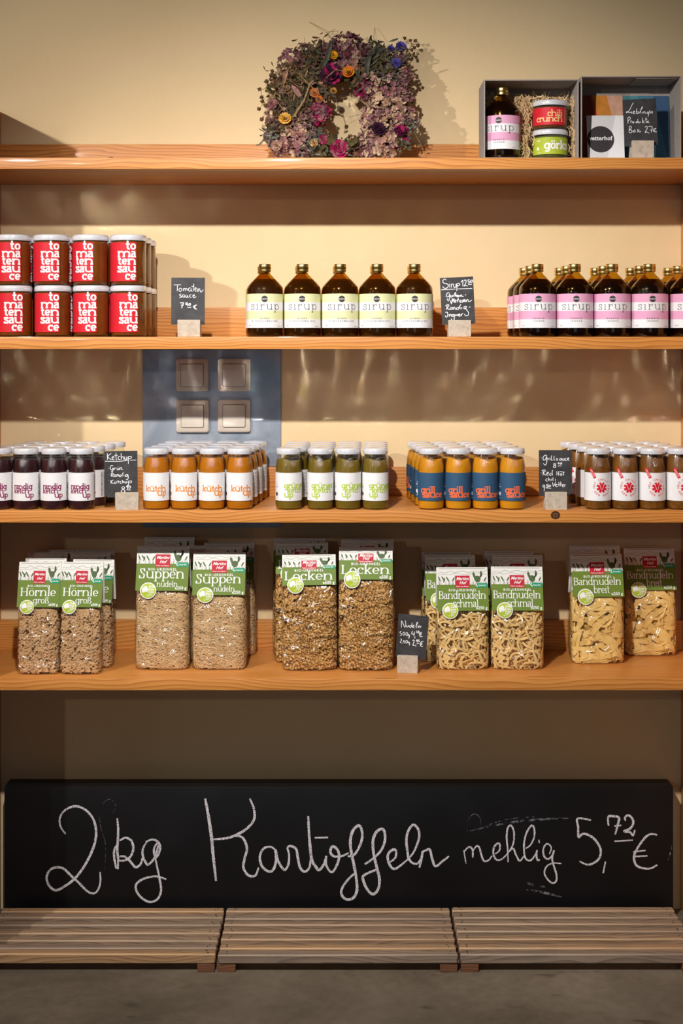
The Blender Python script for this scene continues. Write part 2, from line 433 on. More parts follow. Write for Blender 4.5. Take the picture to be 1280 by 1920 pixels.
def ribbon(pts, wv, wh=None, step=None, taper=0.0, jit=0.0):
    """flat stroke as quads; wv width of vertical strokes, wh width of horizontal ones"""
    wh = wv if wh is None else wh
    pts = [pts[0]] + [b for a, b in zip(pts, pts[1:]) if math.hypot(b[0]-a[0], b[1]-a[1]) > 1e-9]
    if len(pts) < 2:
        p = pts[0]; pts = [(p[0]-wv*.01, p[1]), (p[0]+wv*.01, p[1])]
    if step: pts = resample(pts, step)
    n = len(pts); L = []; R = []
    for i in range(n):
        a = pts[max(i-1, 0)]; b = pts[min(i+1, n-1)]
        tx, ty = b[0]-a[0], b[1]-a[1]; l = math.hypot(tx, ty) or 1e-9; tx /= l; ty /= l
        w = math.hypot(wv*ty, wh*tx)*.5
        if taper: w *= 1-taper*(abs(2*i/(n-1)-1)**3)
        if jit: w *= 1+random.uniform(-jit, jit)
        L.append((pts[i][0]-ty*w, pts[i][1]+tx*w)); R.append((pts[i][0]+ty*w, pts[i][1]-tx*w))
    return [[R[i], R[i+1], L[i+1], L[i]] for i in range(n-1)]
def disc2(cx, cy, r, seg=28, rings=4, ry=None):
    ry = ry or r; q = []
    P = lambda i, k: (cx+r*i/rings*math.cos(2*PI*k/seg), cy+ry*i/rings*math.sin(2*PI*k/seg))
    for k in range(seg):
        q.append([(cx, cy), P(1, k), P(1, k+1)])
        for i in range(1, rings): q.append([P(i, k), P(i+1, k), P(i+1, k+1), P(i, k+1)])
    return q
def rect2(x0, x1, y0, y1, step=.003):
    n = max(1, int(math.ceil((x1-x0)/step))); q = []
    for k in range(n):
        a = x0+(x1-x0)*k/n; b = x0+(x1-x0)*(k+1)/n; q.append([(a, y0), (b, y0), (b, y1), (a, y1)])
    return q
def strokes(s, smooth=True):
    out = []
    for part in s.split('|'):
        p = [tuple(float(c) for c in t.split(',')) for t in part.split()]
        if len(p) == 1: p = [p[0], (p[0][0]+3, p[0][1]+3)]
        out.append(catmull(p) if smooth and len(p) > 2 else p)
    return out
def arc(cx, cy, rx, ry, a0, a1, n=14):
    return [(cx+rx*math.cos(math.radians(a0+(a1-a0)*i/n)), cy+ry*math.sin(math.radians(a0+(a1-a0)*i/n))) for i in range(n+1)]

def glyph(ch, a, b, e=.13):
    """skeleton strokes and advance of a slab-serif letter, x-height 1; a = stem width, b = bar width"""
    h, k = a/2, b/2; x1 = e+h; S = []
    def stem(x, y0, y1, bl=1, br=1, tl=1, tr=0):
        S.append([(x, y0), (x, y1)])
        if bl or br: S.append([(x-(h+e if bl else 0), y0+k), (x+(h+e if br else 0), y0+k)])
        if tl or tr: S.append([(x-(h+e if tl else 0), y1-k), (x+(h+e if tr else 0), y1-k)])
    def arch(xa, xb):
        m = (xa+xb)/2
        S.append([(xa, .55)] + arc(m+.02, .6, (xb-xa)/2-.02, .4-k, 155, 0, 10) + [(xb, 0)])
        S.append([(xb-h-e, k), (xb+h+e*.8, k)])
    g = max(.34, .30+a*.62)       # half counter
    if ch in 'oö':
        S.append(arc(.48, .5, .48-h, .5-k, 0, 360, 26)); adv = .96
        if ch == 'ö':
            for dx in (-.2, .2): S.append([(.48+dx-h*.95, 1.27), (.48+dx+h*.95, 1.27)])
    elif ch == 'c':
        S.append(arc(.47, .5, .47-h, .5-k, 48, 318, 20)); S.append([(.80-k, .98), (.80-k, .64)]); adv = .86
    elif ch == 'e':
        S.append([(h, .5), (.92-h, .5)] ); S.append(arc(.47, .5, .47-h, .5-k, 0, 318, 22)); adv = .93
    elif ch == 'a':
        xs = .72-h+.06
        S.append(catmull([(.10, .80), (.22, .95-k*.6), (.42, 1-k), (xs-.04, .90), (xs, .62)], 4) + [(xs, k)])
        S.append([(xs, k), (xs+h+e*1.2, k)])
        S.append(catmull([(xs, .58), (.40, .57), (.10+h*.6, .45), (h+.01, .27), (.12+h*.5, .08), (.36, k), (xs-.08, .12), (xs, .26)], 4)); adv = xs+h+e
    elif ch == 't':
        S.append([(.30, 1.38), (.30, .32)] + arc(.30+.24, .30, .24, .30-k, 180, 300, 8)); S.append([(.02, 1-k), (.64, 1-k)]); adv = .70
    elif ch == 'n': stem(x1, 0, 1); arch(x1, x1+2*g); adv = x1+2*g+h+e
    elif ch == 'h': stem(x1, 0, 1.5); arch(x1, x1+2*g); adv = x1+2*g+h+e
    elif ch == 'm': stem(x1, 0, 1); arch(x1, x1+2*g*.93); arch(x1+2*g*.93, x1+4*g*.93); adv = x1+4*g*.93+h+e
    elif ch in 'uü':
        x2 = x1+2*g
        S.append([(x1, 1), (x1, .42)] + arc((x1+x2)/2, .42, (x2-x1)/2, .42-k, 180, 345, 10)); S.append([(x1-h-e, 1-k), (x1, 1-k)])
        stem(x2, 0, 1, 0, 1, 1, 0); adv = x2+h+e
        if ch == 'ü':
            for dx in (-.2, .2): S.append([((x1+x2)/2+dx-h*.95, 1.27), ((x1+x2)/2+dx+h*.95, 1.27)])
    elif ch == 'r':
        stem(x1, 0, 1); S.append([(x1, .50)] + arc(x1+.40, .52, .38, .48-k, 165, 70, 8)); S.append([(x1+.54-k, 1.0-k*.2), (x1+.54-k, .70)]); adv = x1+.60
    elif ch in 'iı':
        stem(x1+.04, 0, 1); adv = x1*2+.08
        if ch == 'i': S.append([(x1+.04-h*1.05, 1.30), (x1+.04+h*1.05, 1.30)])
    elif ch == 'l': stem(x1+.02, 0, 1.5); adv = x1*2+.04
    elif ch == 'k':
        stem(x1, 0, 1.5); S.append([(x1+h*.5, .36), (x1+.60, 1-k)]); S.append([(x1+.24, .52), (x1+.64, k)])
        S.append([(x1+.36, 1-k), (x1+.82, 1-k)]); S.append([(x1+.42, k), (x1+.60+h+e, k)]); adv = x1+.62+h+e
    elif ch == 'p':
        stem(x1, -.45, 1); S.append(arc(x1+.40, .5, .40-h*.1, .5-k, 180, -180, 24)); adv = x1+.40+.40+h*.9
    elif ch == 'b':
        S.append([(x1, 0), (x1, 1.5)]); S.append([(x1-h-e, 1.5-k), (x1, 1.5-k)]); S.append(arc(x1+.40, .5, .40-h*.1, .5-k, 180, -180, 24)); adv = x1+.80+h*.9
    elif ch == 'd':
        xs = .40+.40-h*.1+h*.0; S.append(arc(h*.9+.40, .5, .40-h*.1, .5-k, 0, 360, 24)); xs = h*.9+.80-h*.1
        S.append([(xs, 0), (xs, 1.5)]); S.append([(xs-h-e, 1.5-k), (xs, 1.5-k)]); S.append([(xs, k), (xs+h+e, k)]); adv = xs+h+e
    elif ch == 'g':
        S.append(arc(h*.9+.40, .5, .40-h*.1, .5-k, 0, 360, 24)); xs = h*.9+.80-h*.1
        S.append([(xs, 1), (xs, -.10)] + arc(xs-.36, -.10, .36, .36-k, 0, -150, 10)); S.append([(xs, 1-k), (xs+h+e, 1-k)]); adv = xs+h+e*.8
    elif ch == 's':
        S.append(catmull([(.72, .72), (.66, .90), (.42, 1-k), (.16, .90), (.13+h*.3, .72), (.38, .55), (.66, .42), (.74-h*.4, .24), (.62, .07), (.40, k), (.14, .10), (.08, .28)], 4))
        S.append([(.74-k, 1.0), (.74-k, .68)]); S.append([(.07+k, .32), (.07+k, 0)]); adv = .84
    elif ch == 'S':
        S.append(catmull([(.80, 1.02), (.72, 1.28), (.46, 1.42-k), (.20, 1.30), (.13+h, 1.08), (.40, .80), (.74, .58), (.86-h, .34), (.70, .08), (.44, k), (.16, .12), (.08, .40)], 5))
        S.append([(.80, 1.42), (.80, 1.0)]); S.append([(.08, .42), (.08, 0)]); adv = .96
    elif ch == 'H':
        for x in (x1, x1+.92): stem(x, 0, 1.42, 1, 1, 1, 1)
        S.append([(x1, .72), (x1+.92, .72)]); adv = x1+.92+h+e+.04
    elif ch == 'L':
        stem(x1, 0, 1.42, 1, 0, 1, 1); S.append([(x1, k), (x1+.80, k)]); S.append([(x1+.80, 0), (x1+.80, .40)]); adv = x1+.84
    elif ch == 'B':
        stem(x1, 0, 1.42, 1, 0, 1, 0)
        S.append([(x1, 1.42-k), (x1+.42, 1.42-k)] + arc(x1+.42, 1.08, .30, .34-k, 90, -90, 10) + [(x1, .74)])
        S.append([(x1, .74), (x1+.46, .74)] + arc(x1+.46, .37, .36, .37-k, 90, -90, 10) + [(x1, k)]); adv = x1+.90
    elif ch == 'ß':
        S.append([(x1, 0), (x1, 1.05)] + arc(x1+.28, 1.08, .28, .36-k, 180, -60, 12) + catmull([(x1+.40, .80), (x1+.44, .64), (x1+.72, .46), (x1+.70, .12), (x1+.46, k), (x1+.30, .10)], 4))
        S.append([(x1-h-e, k), (x1+h, k)]); adv = x1+.86
    else: adv = .45
    return S, adv
def slab(text, xh, a, b=None, e=.13, track=.03, align='l', cond=1.0, step=.004):
    """quads of a word; origin at baseline left (align l), centre (c) or right (r)"""
    b = a if b is None else b; x = 0; polys = []
    for ch in text:
        S, adv = glyph(ch, a, b, e)
        for st in S:
            pts = [((x+p[0])*xh*cond, p[1]*xh) for p in st]
            polys += ribbon(pts, a*xh*(cond*.5+.5), b*xh, step)
        x += adv+track
    Wd = (x-track)*xh*cond; dx = {'l': 0, 'c': -Wd/2, 'r': -Wd}[align]
    return [[(p[0]+dx, p[1]) for p in q] for q in polys], Wd
def shift(quads, dx, dy, rot=0.0, s=1.0):
    c, n = math.cos(rot), math.sin(rot)
    return [[(dx+s*(p[0]*c-p[1]*n), dy+s*(p[0]*n+p[1]*c)) for p in q] for q in quads]
_font = {}
def sans(text, size, align='CENTER', bold=0.0, spacing=1.0, shear=0.0):
    """quads of a word in the built-in font"""
    key = (text, size, align, bold, spacing, shear)
    if key in _font: return _font[key]
    cu = bpy.data.curves.new('t', 'FONT'); cu.body = text; cu.size = size; cu.align_x = align
    cu.offset = bold; cu.space_character = spacing; cu.shear = shear; cu.resolution_u = 2
    o = bpy.data.objects.new('t', cu); COL.objects.link(o)
    dg = bpy.context.evaluated_depsgraph_get(); dg.update()
    me = bpy.data.meshes.new_from_object(o.evaluated_get(dg))
    q = [[(me.vertices[i].co.x, me.vertices[i].co.y) for i in p.vertices] for p in me.polygons]
    bpy.data.objects.remove(o); bpy.data.curves.remove(cu); bpy.data.meshes.remove(me)
    _font[key] = q; return q
def cyl(r):
    return lambda u, v, off: ((r+off)*math.sin(u/r), -(r+off)*math.cos(u/r), v)

# ------------------------------------------------------------------ labels
def label_sheet(mb, r, u0, u1, bands, step=.004):
    n = max(4, int((u1-u0)/step)); f = cyl(r)
    for z0, z1, mat in bands:
        vs_ = []; fs = []
        for k in range(n+1):
            u = u0+(u1-u0)*k/n; vs_ += [f(u, z0, 0), f(u, z1, 0)]
        for k in range(n): fs.append((2*k, 2*k+2, 2*k+3, 2*k+1))
        mb.add(vs_, fs, mat, True)
def small_print(mb, f, u, v, w, lines, mat='ink_grey', lh=.0022, off=.00015):
    for i in range(lines):
        x = u; rr = random.Random(i+int(u*1e4))
        while x < u+w:
            l = rr.uniform(.0012, .0034); mb.flat(rect2(x, min(x+l, u+w), v-i*lh-.0004, v-i*lh+.0004), f, mat, off); x += l+.0008
def barcode(mb, f, u, v0, v1, mat='ink_black', n=18):
    rr = random.Random(5); z = v0
    while z < v1:
        l = rr.uniform(.0005, .0016); mb.flat(rect2(u, u+.0045, z, z+l), f, mat, .00015); z += l+rr.uniform(.0006, .0014)

# ------------------------------------------------------------------ the setting
m = MB()
m.add([(-3.2, DEPTH, 0), (3.2, DEPTH, 0), (3.2, DEPTH, 2.9), (-3.2, DEPTH, 2.9), (-3.2, DEPTH+.12, 0), (3.2, DEPTH+.12, 0), (3.2, DEPTH+.12, 2.9), (-3.2, DEPTH+.12, 2.9)],
      [(0,1,2,3), (5,4,7,6), (3,2,6,7), (4,0,3,7), (1,5,6,2)], 'plaster_cream')
structure('wall_back', m)
m = MB(); m.box(-3.2, 3.2, -7.0, DEPTH+.12, -.10, 0, 'concrete_floor'); structure('floor', m)

# shelving
TOPS = [(295.5, 317.0), (631.5, 654.5), (957.0, 980.0), (1273.0, 1294.5)]
UPS = [270.5, 576.5, 876.5, 1163.5]
XL, XR = -0.7805, 0.7780
PANEL_Y = -0.12
SHELF = [SZ(t, 0) for t, b in TOPS]
shelf = thing('wall_shelf', 'orange pine wall shelf of four long boards between two side panels', 'shelf', (0, 0, 0))
for i, ((t, b), u) in enumerate(zip(TOPS, UPS)):
    z1, z0 = SZ(t, 0), SZ(b, 0)
    m = MB(); m.bevel_box(XL, XR, 0, DEPTH-.0005, z0, z1, 'pine_wood', .0012, 2); m.obj('shelf_board', shelf)
    m = MB(); m.bevel_box(XL, XR, DEPTH-.021, DEPTH-.0008, z1, SZ(u, DEPTH-.02), 'pine_wood', .001, 2); m.obj('upstand', shelf)
for x0, x1 in ((XL-.027, XL), (XR, XR+.027)):
    m = MB(); m.bevel_box(x0, x1, PANEL_Y, DEPTH-.0005, 0, EYE+.526, 'pine_wood', .0015, 2)
    o = m.obj('side_panel', shelf)
Z1, Z2, Z3, Z4 = SHELF

# the dark knot in the third board's front edge
m = MB(); kx, kz = SX(1041, 0), SZ(966, 0)
for rr, mt, of in ((1.0, 'knot_dark', 0), (.55, 'knot_brown', .0002), (.22, 'knot_dark', .0004)):
    for q in disc2(kx, kz, .0098*rr, 24, 2, .0086*rr): m.add([(u, -.0002-of, v) for u, v in q], [tuple(range(len(q)))], mt)
tag(m.obj('knot', shelf), 'dark round knot')
# zinc plate with four blank switches
yp = DEPTH-.0035
x0, x1 = SX(267, yp), SX(526.5, yp); z1, z0 = SZ(640, yp), SZ(990, yp)
plate = MB(); plate.box(x0, x1, yp, DEPTH-.0003, z0, SZ(644, yp), 'brushed_zinc')
# the plate is behind the shelf board and its upstand, which are let into it: three visible pieces of one sheet
plate = MB()
for za, zb in ((SZ(876, yp)+.002, SHELF[1]-.028), (SZ(989, yp), SZ(980, 0)-.001)):
    plate.bevel_box(x0, x1, yp, DEPTH-.0003, za, zb, 'brushed_zinc', .0006, 1)
tag(plate.obj('metal_plate'), 'blue-grey metal sheet on the wall behind four blank switches', 'plate')
def rounded(mb, cx, cz, half, r, y0, y1, mat, inset=0.0):
    """rounded square slab facing -y; front outline inset for a bevelled look"""
    def outline(hf, rr):
        p = []
        for qx, qz, a0 in ((1,1,0), (-1,1,90), (-1,-1,180), (1,-1,270)):
            for k in range(6):
                t = math.radians(a0+90*k/5); p.append((cx+qx*(hf-rr)+rr*math.cos(t), cz+qz*(hf-rr)+rr*math.sin(t)))
        return p
    A = outline(half, r); B = outline(half-inset, max(.001, r-inset)); n = len(A)
    vs_ = [(x, y1, z) for x, z in A] + [(x, y0+inset*.5, z) for x, z in A] + [(x, y0, z) for x, z in B]
    fs = []
    for k in range(n):
        k2 = (k+1) % n; fs += [(k, k+n, k2+n, k2), (k+n, k+2*n, k2+2*n, k2+n)]
    fs.append(tuple(range(2*n, 3*n))[::-1])
    fs = [f[::-1] for f in fs]
    mb.add(vs_, fs, mat)
for (px, py), lab in (((360, 703.5), 'upper left beige blank switch on the metal sheet'), ((438.5, 703.5), 'upper right beige blank switch on the metal sheet'),
                      ((360.5, 780.5), 'lower left beige blank switch on the metal sheet'), ((438.5, 780), 'lower right beige blank switch on the metal sheet')):
    ys = yp-.011; cx, cz = W(px, py, ys)
    t = thing('wall_switch', lab, 'switch', (cx, yp, cz), 0, 'blank switches on the metal sheet')
    m = MB(); rounded(m, 0, 0, .0368, .0055, -.0105, 0, 'switch_beige', .0030); m.obj('frame', t)
    m = MB(); rounded(m, 0, 0, .0262, .0036, -.0112, -.0102, 'gap_dark', .0002); m.obj('gap', t)
    m = MB(); rounded(m, 0, 0, .0253, .0033, -.0136, -.0102, 'switch_cover', .0010); m.obj('rocker', t)

# ------------------------------------------------------------------ jars and bottles
def lid_profile(r, h, z0):
    return [(r*.93, z0), (r*.985, z0), (r, z0+.0012), (r*1.0, z0+h*.62), (r*.985, z0+h*.82), (r*.95, z0+h*.95), (r*.90, z0+h), (r*.865, z0+h*.985)] + [(r*.82*q, z0+h-.0008+.00075*(q*q)*(r/.0262)) for q in (1, .85, .7, .55, .4, .25, .12, 0)]
# tomato sauce jar ---------------------------------------------------------------------------------
JR, JH = .0375, .1075
def make_tomato():
    t = thing('sauce_jar', 'jar', 'jar')
    m = MB(); m.lathe([(0, .002), (.026, .001), (.033, 0), (.0362, .0022), (JR, .006), (JR, .0895), (.0368, .0925), (.0352, .0945), (.0352, .0975)], 'clear_glass', 40); m.obj('glass', t)
    m = MB(); m.lathe([(0, .0035), (.033, .0033), (.0358, .0065), (.0363, .010), (.0363, .0885), (.0352, .0925), (.0335, .0940), (0, .0940)], 'tomato_sauce', 36); m.obj('sauce', t)
    m = MB(); m.lathe(lid_profile(.0385, .0125, .0950), 'lid_white', 40); m.obj('lid', t)
    r = JR+.0003; f = cyl(r); ur = r*math.radians(33)
    m = MB(); label_sheet(m, r, ur-.125, ur, [(.0095, .0905, 'paper_red')])
    for i, (w, base) in enumerate((('to', .0750), ('ma', .0592), ('ten', .0434), ('sau', .0276), ('ce', .0118))):
        q, _ = slab(w, .01345, .285, .225, .075, .015, 'r', .96); m.flat(shift(q, ur-.0006, base), f, 'ink_white', .0002)
    m.obj('label', t)
    return t
ORD = ['front row', 'second row', 'third row', 'back row']
tomato = make_tomato()
cols_top = [(24, 38), (96.5, 37), (169.5, 19), (240.5, 34)]; cols_bot = [(26, 42), (99, 32), (171, 27), (241, 39)]
COLN = ['leftmost column', 'second column from the left', 'third column from the left', 'right-hand column']
first = True
for lvl, cols in ((0, cols_bot), (1, cols_top)):
    for ci, (px, ang) in enumerate(cols):
        for ri in range(3):
            y = .042+.0795*ri; x = SX(px, .042) + random.uniform(-.001, .001)*(ri > 0)
            z = Z2 + lvl*(.1075-.0009) + .0002
            lab = 'red-labelled tomato sauce jar, %s layer, %s, %s' % ('upper' if lvl else 'lower', ORD[ri], COLN[ci])
            a_ = math.radians(ang-33) - (math.atan2(x, DIST)) * 0
            a_ = math.radians(ang-33) if ri == 0 else math.radians(random.choice([-12, 25, 150, 95]))
            if ri and ci == 3: a_ = math.radians(0)
            if first: tomato.location = (x, y, z); tomato.rotation_euler = (0, 0, a_); tomato['label'] = lab; tomato['group'] = 'stacked tomato sauce jars'; first = False
            else: dup(tomato, (x, y, z), a_, lab, 'stacked tomato sauce jars')

# syrup bottle ---------------------------------------------------------------------------------------
BR = .0386
def make_syrup(kind):
    t = thing('syrup_bottle', 'bottle', 'bottle')
    prof = [(0, .0035), (.024, .0025), (.033, 0), (.037, .0016), (.0381, .0055), (BR, .0100), (BR, .0920), (.0383, .0985), (.0372, .1045), (.0335, .1100), (.0290, .1150), (.0205, .1235), (.0140, .1300), (.0112, .1335), (.0106, .1355), (.0106, .1400)]
    m = MB(); m.lathe(prof, 'amber_glass', 44); m.obj('glass', t)
    lv = .1215
    pin = [(max(0, r-.0016), max(z, .0045) if r < .034 else z+.001) for r, z in prof if z < lv]
    pin = pin + [(.0206, lv), (0, lv)]
    m = MB(); m.lathe(pin, 'dark_syrup' if kind == 'pink' else 'light_syrup', 40); m.obj('syrup', t)
    m = MB(); m.lathe([(.0112, .1372), (.0128, .1372), (.0131, .1385), (.0131, .1412), (.0125, .1418), (.0125, .1428), (.0131, .1436), (.0131, .1505), (.0128, .1522), (.0120, .1532), (.0105, .1534), (0, .1530)], 'cap_gold', 36); m.obj('cap', t)
    r = BR+.0003; f = cyl(r); z0, z1 = .0186, .0898; d = (z1-z0)/4; c = 'paper_pink' if kind == 'pink' else 'paper_lime'
    m = MB(); label_sheet(m, r, -.108, .108, [(z0, z0+d, 'paper_white'), (z0+d, z0+2*d, c), (z0+2*d, z0+3*d, 'paper_white'), (z0+3*d, z1, c)])
    m.flat(disc2(.0, z0+3*d+.0068, .0068), f, 'ink_dark', .00012)
    m.flat(shift(sans('vetterhof', .0036, bold=.00006), 0, z0+3*d+.0058), f, 'ink_white', .00022)
    q, wd = slab('sırup', .0116, .105, .085, .17, .26, 'c', 1.02); m.flat(shift(q, .0006, z0+2*d+.0020), f, 'ink_dark', .00015)
    if kind == 'pink':
        m.flat(shift(sans('RANDIG', .0042, bold=.00010, spacing=1.75), 0, z0+d+.0002), f, 'ink_dark', .00015)
        m.flat(shift(sans('INGWER', .0042, bold=.00010, spacing=1.75), 0, z0+d-.0052), f, 'ink_dark', .00015)
    else:
        m.flat(shift(sans('GURKE', .0042, bold=.00010, spacing=1.75), 0, z0+d+.0002), f, 'ink_dark', .00015)
        m.flat(shift(sans('ZITRONENMELISSE', .0042, bold=.00010, spacing=1.75), 0, z0+d-.0052), f, 'ink_dark', .00015)
    m.flat(shift(sans('500 ml', .0030), -.0345, z0+.0035), f, 'ink_dark', .00015)
    small_print(m, f, .030, z0+.0032, .010, 1, 'ink_dark'); small_print(m, f, .062, z1-.006, .030, 22, 'ink_dark', .0027)
    barcode(m, f, .052, z0+.006, z1-.012)
    m.obj('label', t); return t
syr = {'green': make_syrup('green'), 'pink': make_syrup('pink')}
used = set()
def put(proto, key, loc, rz, lab, grp, **kw):
    if key not in used:
        used.add(key); proto.location = loc; proto.rotation_euler = (0, 0, rz); proto['label'] = lab; proto['group'] = grp; return proto
    return dup(proto, loc, rz, lab, grp, **kw)
NTH = ['first', 'second', 'third', 'fourth', 'fifth']
GX = [(496.5, 2), (567, 0), (637.5, 5), (707, -3), (777, -2)]
for ri in range(2):
    for ci, (px, ang) in enumerate(GX):
        y = .042+.083*ri; x = SX(px, .042) + (-.006+.0022*ci if ri else 0) + (-.0015 if ri else 0)
        put(syr['green'], 'g', (x, y, Z2+.0003), math.radians(ang + (random.uniform(-20, 20) if ri else 0)),
            'amber syrup bottle with pale green striped label, %s row, %s from the left' % ('front' if ri == 0 else 'back', NTH[ci]), 'green labelled syrup bottles')
PX = [(1007, 3), (1077, 3), (1147, -2), (1217, 5), (1291, 4)]
for ri in range(3):
    for ci, (px, ang) in enumerate(PX):
        y = .040+.081*ri; x = SX(px, .040) - .0028*ri
        put(syr['pink'], 'p', (x, y, Z2+.0003), math.radians(ang - 7 + (random.uniform(-25, 25) if ri else 0)),
            'dark syrup bottle with pink striped label, %s row, %s from the left' % (['front', 'middle', 'back'][ri], NTH[ci]), 'pink labelled syrup bottles')

# sauce bottles -------------------------------------------------------------------------------------
SR = .0278
SPROF = [(0, .003), (.017, .0022), (.0235, 0), (.0265, .0018), (.0274, .0060), (SR, .0105), (SR, .0785), (.0276, .0835), (.0272, .0905), (.0258, .0985), (.0240, .1075), (.0228, .1130), (.0222, .1150), (.0222, .1185)]
def make_sauce(kind):
    fill, lv = {'beet': ('beet_sauce', .1040), 'pumpkin': ('pumpkin_sauce', .1085), 'green': ('green_sauce', .1030), 'grill': ('grill_sauce_filling', .1050), 'chili': ('chili_sauce', .1100)}[kind]
    t = thing('sauce_bottle', 'bottle', 'bottle')
    m = MB(); m.lathe(SPROF, 'embossed_glass', 40); m.obj('glass', t)
    pin = [(max(0, r-.0013), max(z, .004) if r < .024 else z+.001) for r, z in SPROF if z < lv-.001]
    rl = np.interp(lv, [z for r, z in SPROF[6:]], [r for r, z in SPROF[6:]]) - .0013
    m = MB(); m.lathe(pin+[(rl, lv), (rl*.6, lv+.0008), (0, lv+.0004)], fill, 36)
    if kind in ('grill', 'chili', 'green'):
        # uneven surface where the thick sauce clings to the glass
        vv = []
        for (x, y, z) in m.v:
            if z > lv-.004 and math.hypot(x, y) > .01: z += .0035*math.sin(2.0*math.atan2(y, x)+.7)
            vv.append((x, y, z))
        m.v = vv
    m.obj('sauce', t)
    m = MB(); m.lathe(lid_profile(.0262, .0122, .1158), 'lid_white', 40); m.obj('lid', t)
    r = SR+.0002; f = cyl(r); z0, z1 = .0190, .0775
    m = MB(); label_sheet(m, r, -.078, .078, [(z0, z1, 'paper_blue' if kind == 'grill' else 'paper_white')], .0035)
    lc = 'ink_white' if kind == 'grill' else 'ink_dark'
    # the side print: round mark, small type, bar code
    if kind != 'chili':
        m.flat(disc2(-.0405, z0+.0135, .0042, 20, 3), f, lc, .00012); small_print(m, f, -.0440, z0+.0048, .008, 1, lc)
        small_print(m, f, -.0440, z0+.0290, .008, 2, lc, .0016); m.flat(ribbon([(-.0415, z0+.032), (-.0395, z0+.0345)], .0011), f, lc, .00012)
    barcode(m, f, .0368, z0+.003, z1-.004, lc); small_print(m, f, .0440, z1-.006, .022, 16, lc, .0030)
    if kind == 'beet':
        for w, x, y in (('randig', -.0205, .0432), ('ketch', -.0205, .0344), ('up', .0060, .0253)):
            q, _ = slab(w, .0083, .27, .22, .10, -.02, 'l', .86); m.flat(shift(q, x, y), f, 'ink_plum', .0002)
    if kind == 'pumpkin':
        for w, x, y in (('kütch', -.0215, .0384), ('up', .0040, .0294)):
            q, _ = slab(w, .0090, .26, .21, .10, -.01, 'l', .94); m.flat(shift(q, x, y), f, 'ink_orange', .0002)
    if kind == 'green':
        for w, x, y in (('grünes', -.0200, .0452), ('ketch', -.0135, .0358), ('up', -.0200, .0262)):
            q, _ = slab(w, .0086, .26, .21, .10, -.01, 'l', .90); m.flat(shift(q, x, y), f, 'ink_lime', .0002)
    if kind == 'grill':
        for w, x, y in (('grill', -.0235, .0350), ('sauce', -.0190, .0256)):
            q, _ = slab(w, .0100, .28, .23, .10, -.02, 'l', .92); m.flat(shift(q, x, y), f, 'ink_coral', .0002)
    if kind == 'chili':
        cx, cy = .0035, .0468
        for k in range(8):
            aa = math.radians(45*k+22.5); ca, sa = math.cos(aa), math.sin(aa)
            m.flat(ribbon([(cx, cy), (cx+ca*.0112, cy+sa*.0112)], .0050, step=.003), f, 'ink_red', .0002)
        m.flat(disc2(cx, cy, .0062, 20, 3), f, 'ink_red', .0002)
        for st in ([(-.0052, .0085), (-.0016, -.0035), (.0016, -.0035), (.0052, .0085)],):
            m.flat(ribbon([(cx+a_, cy+b_) for a_, b_ in st], .0008, step=.003), f, 'paper_white', .0003)
        txt = 'RED HOT CHILI VETTER '
        for k, ch in enumerate(txt):
            if ch == ' ': continue
            aa = math.radians(-112 - k*360/len(txt)); rr = .0146
            q = sans(ch, .0062, bold=.00012)
            m.flat(shift(q, cx+rr*math.cos(aa), cy+rr*math.sin(aa), aa-PI/2), f, 'ink_red', .0002)
    m.obj('label', t)
    if kind == 'chili':
        m = MB(); f2 = lambda u, v, off: (lambda rr: (rr*math.sin(u/SR), -rr*math.cos(u/SR), v))(float(np.interp(v, [.0, .0785, .0835, .0905, .0985], [SR, SR, .0276, .0272, .0258]))+.0006+off)
        for q in ribbon([(-.0210, .0870), (-.0105, .0665)], .0062, step=.002): m.add([f2(u, v, 0) for u, v in q], [(0,1,2,3)], 'ink_red')
        for dx in (-.0012, .0012):
            for k in range(5):
                a_, b_ = .16+.15*k, .16+.15*k+.10; P = lambda s: (-.0210+.0105*s+dx*.9, .0870-.0205*s+dx*.45)
                m.flat(ribbon([P(a_), P(b_)], .0008), f2, 'ink_white', .0002)
        m.obj('seal_strip', t, )
    return t
SAUCE = {}
KINDS = {'beet': ('dark beet ketchup bottle with purple lettering', 'beet ketchup bottles'), 'pumpkin': ('orange pumpkin ketchup bottle with orange lettering', 'pumpkin ketchup bottles'),
         'green': ('green ketchup bottle with lime lettering', 'green ketchup bottles'), 'grill': ('yellow grill sauce bottle with blue label', 'grill sauce bottles'), 'chili': ('red hot chili sauce bottle with red star label', 'chili sauce bottles')}
SETS = {  # kind: [(px, label turn)], x drift per row in metres
    'beet': ([(-2, 4), (49, -4), (101, 1), (153, 1)], .0125, .002),
    'pumpkin': ([(293, 2), (345, 11), (397, 6), (449, 9)], .0068, .0),
    'green': ([(541, 23), (600.5, 0), (652, 13), (703.5, 11)], .0020, .0),
    'grill': ([(807.5, -2), (858.5, -1), (909.3, 0), (960, 10)], -.0050, .0),
    'chili': ([(1120, 1), (1171, 0), (1222, 3), (1273, 9)], -.0080, .0)}
CN = ['leftmost', 'second from left', 'third from left', 'rightmost']
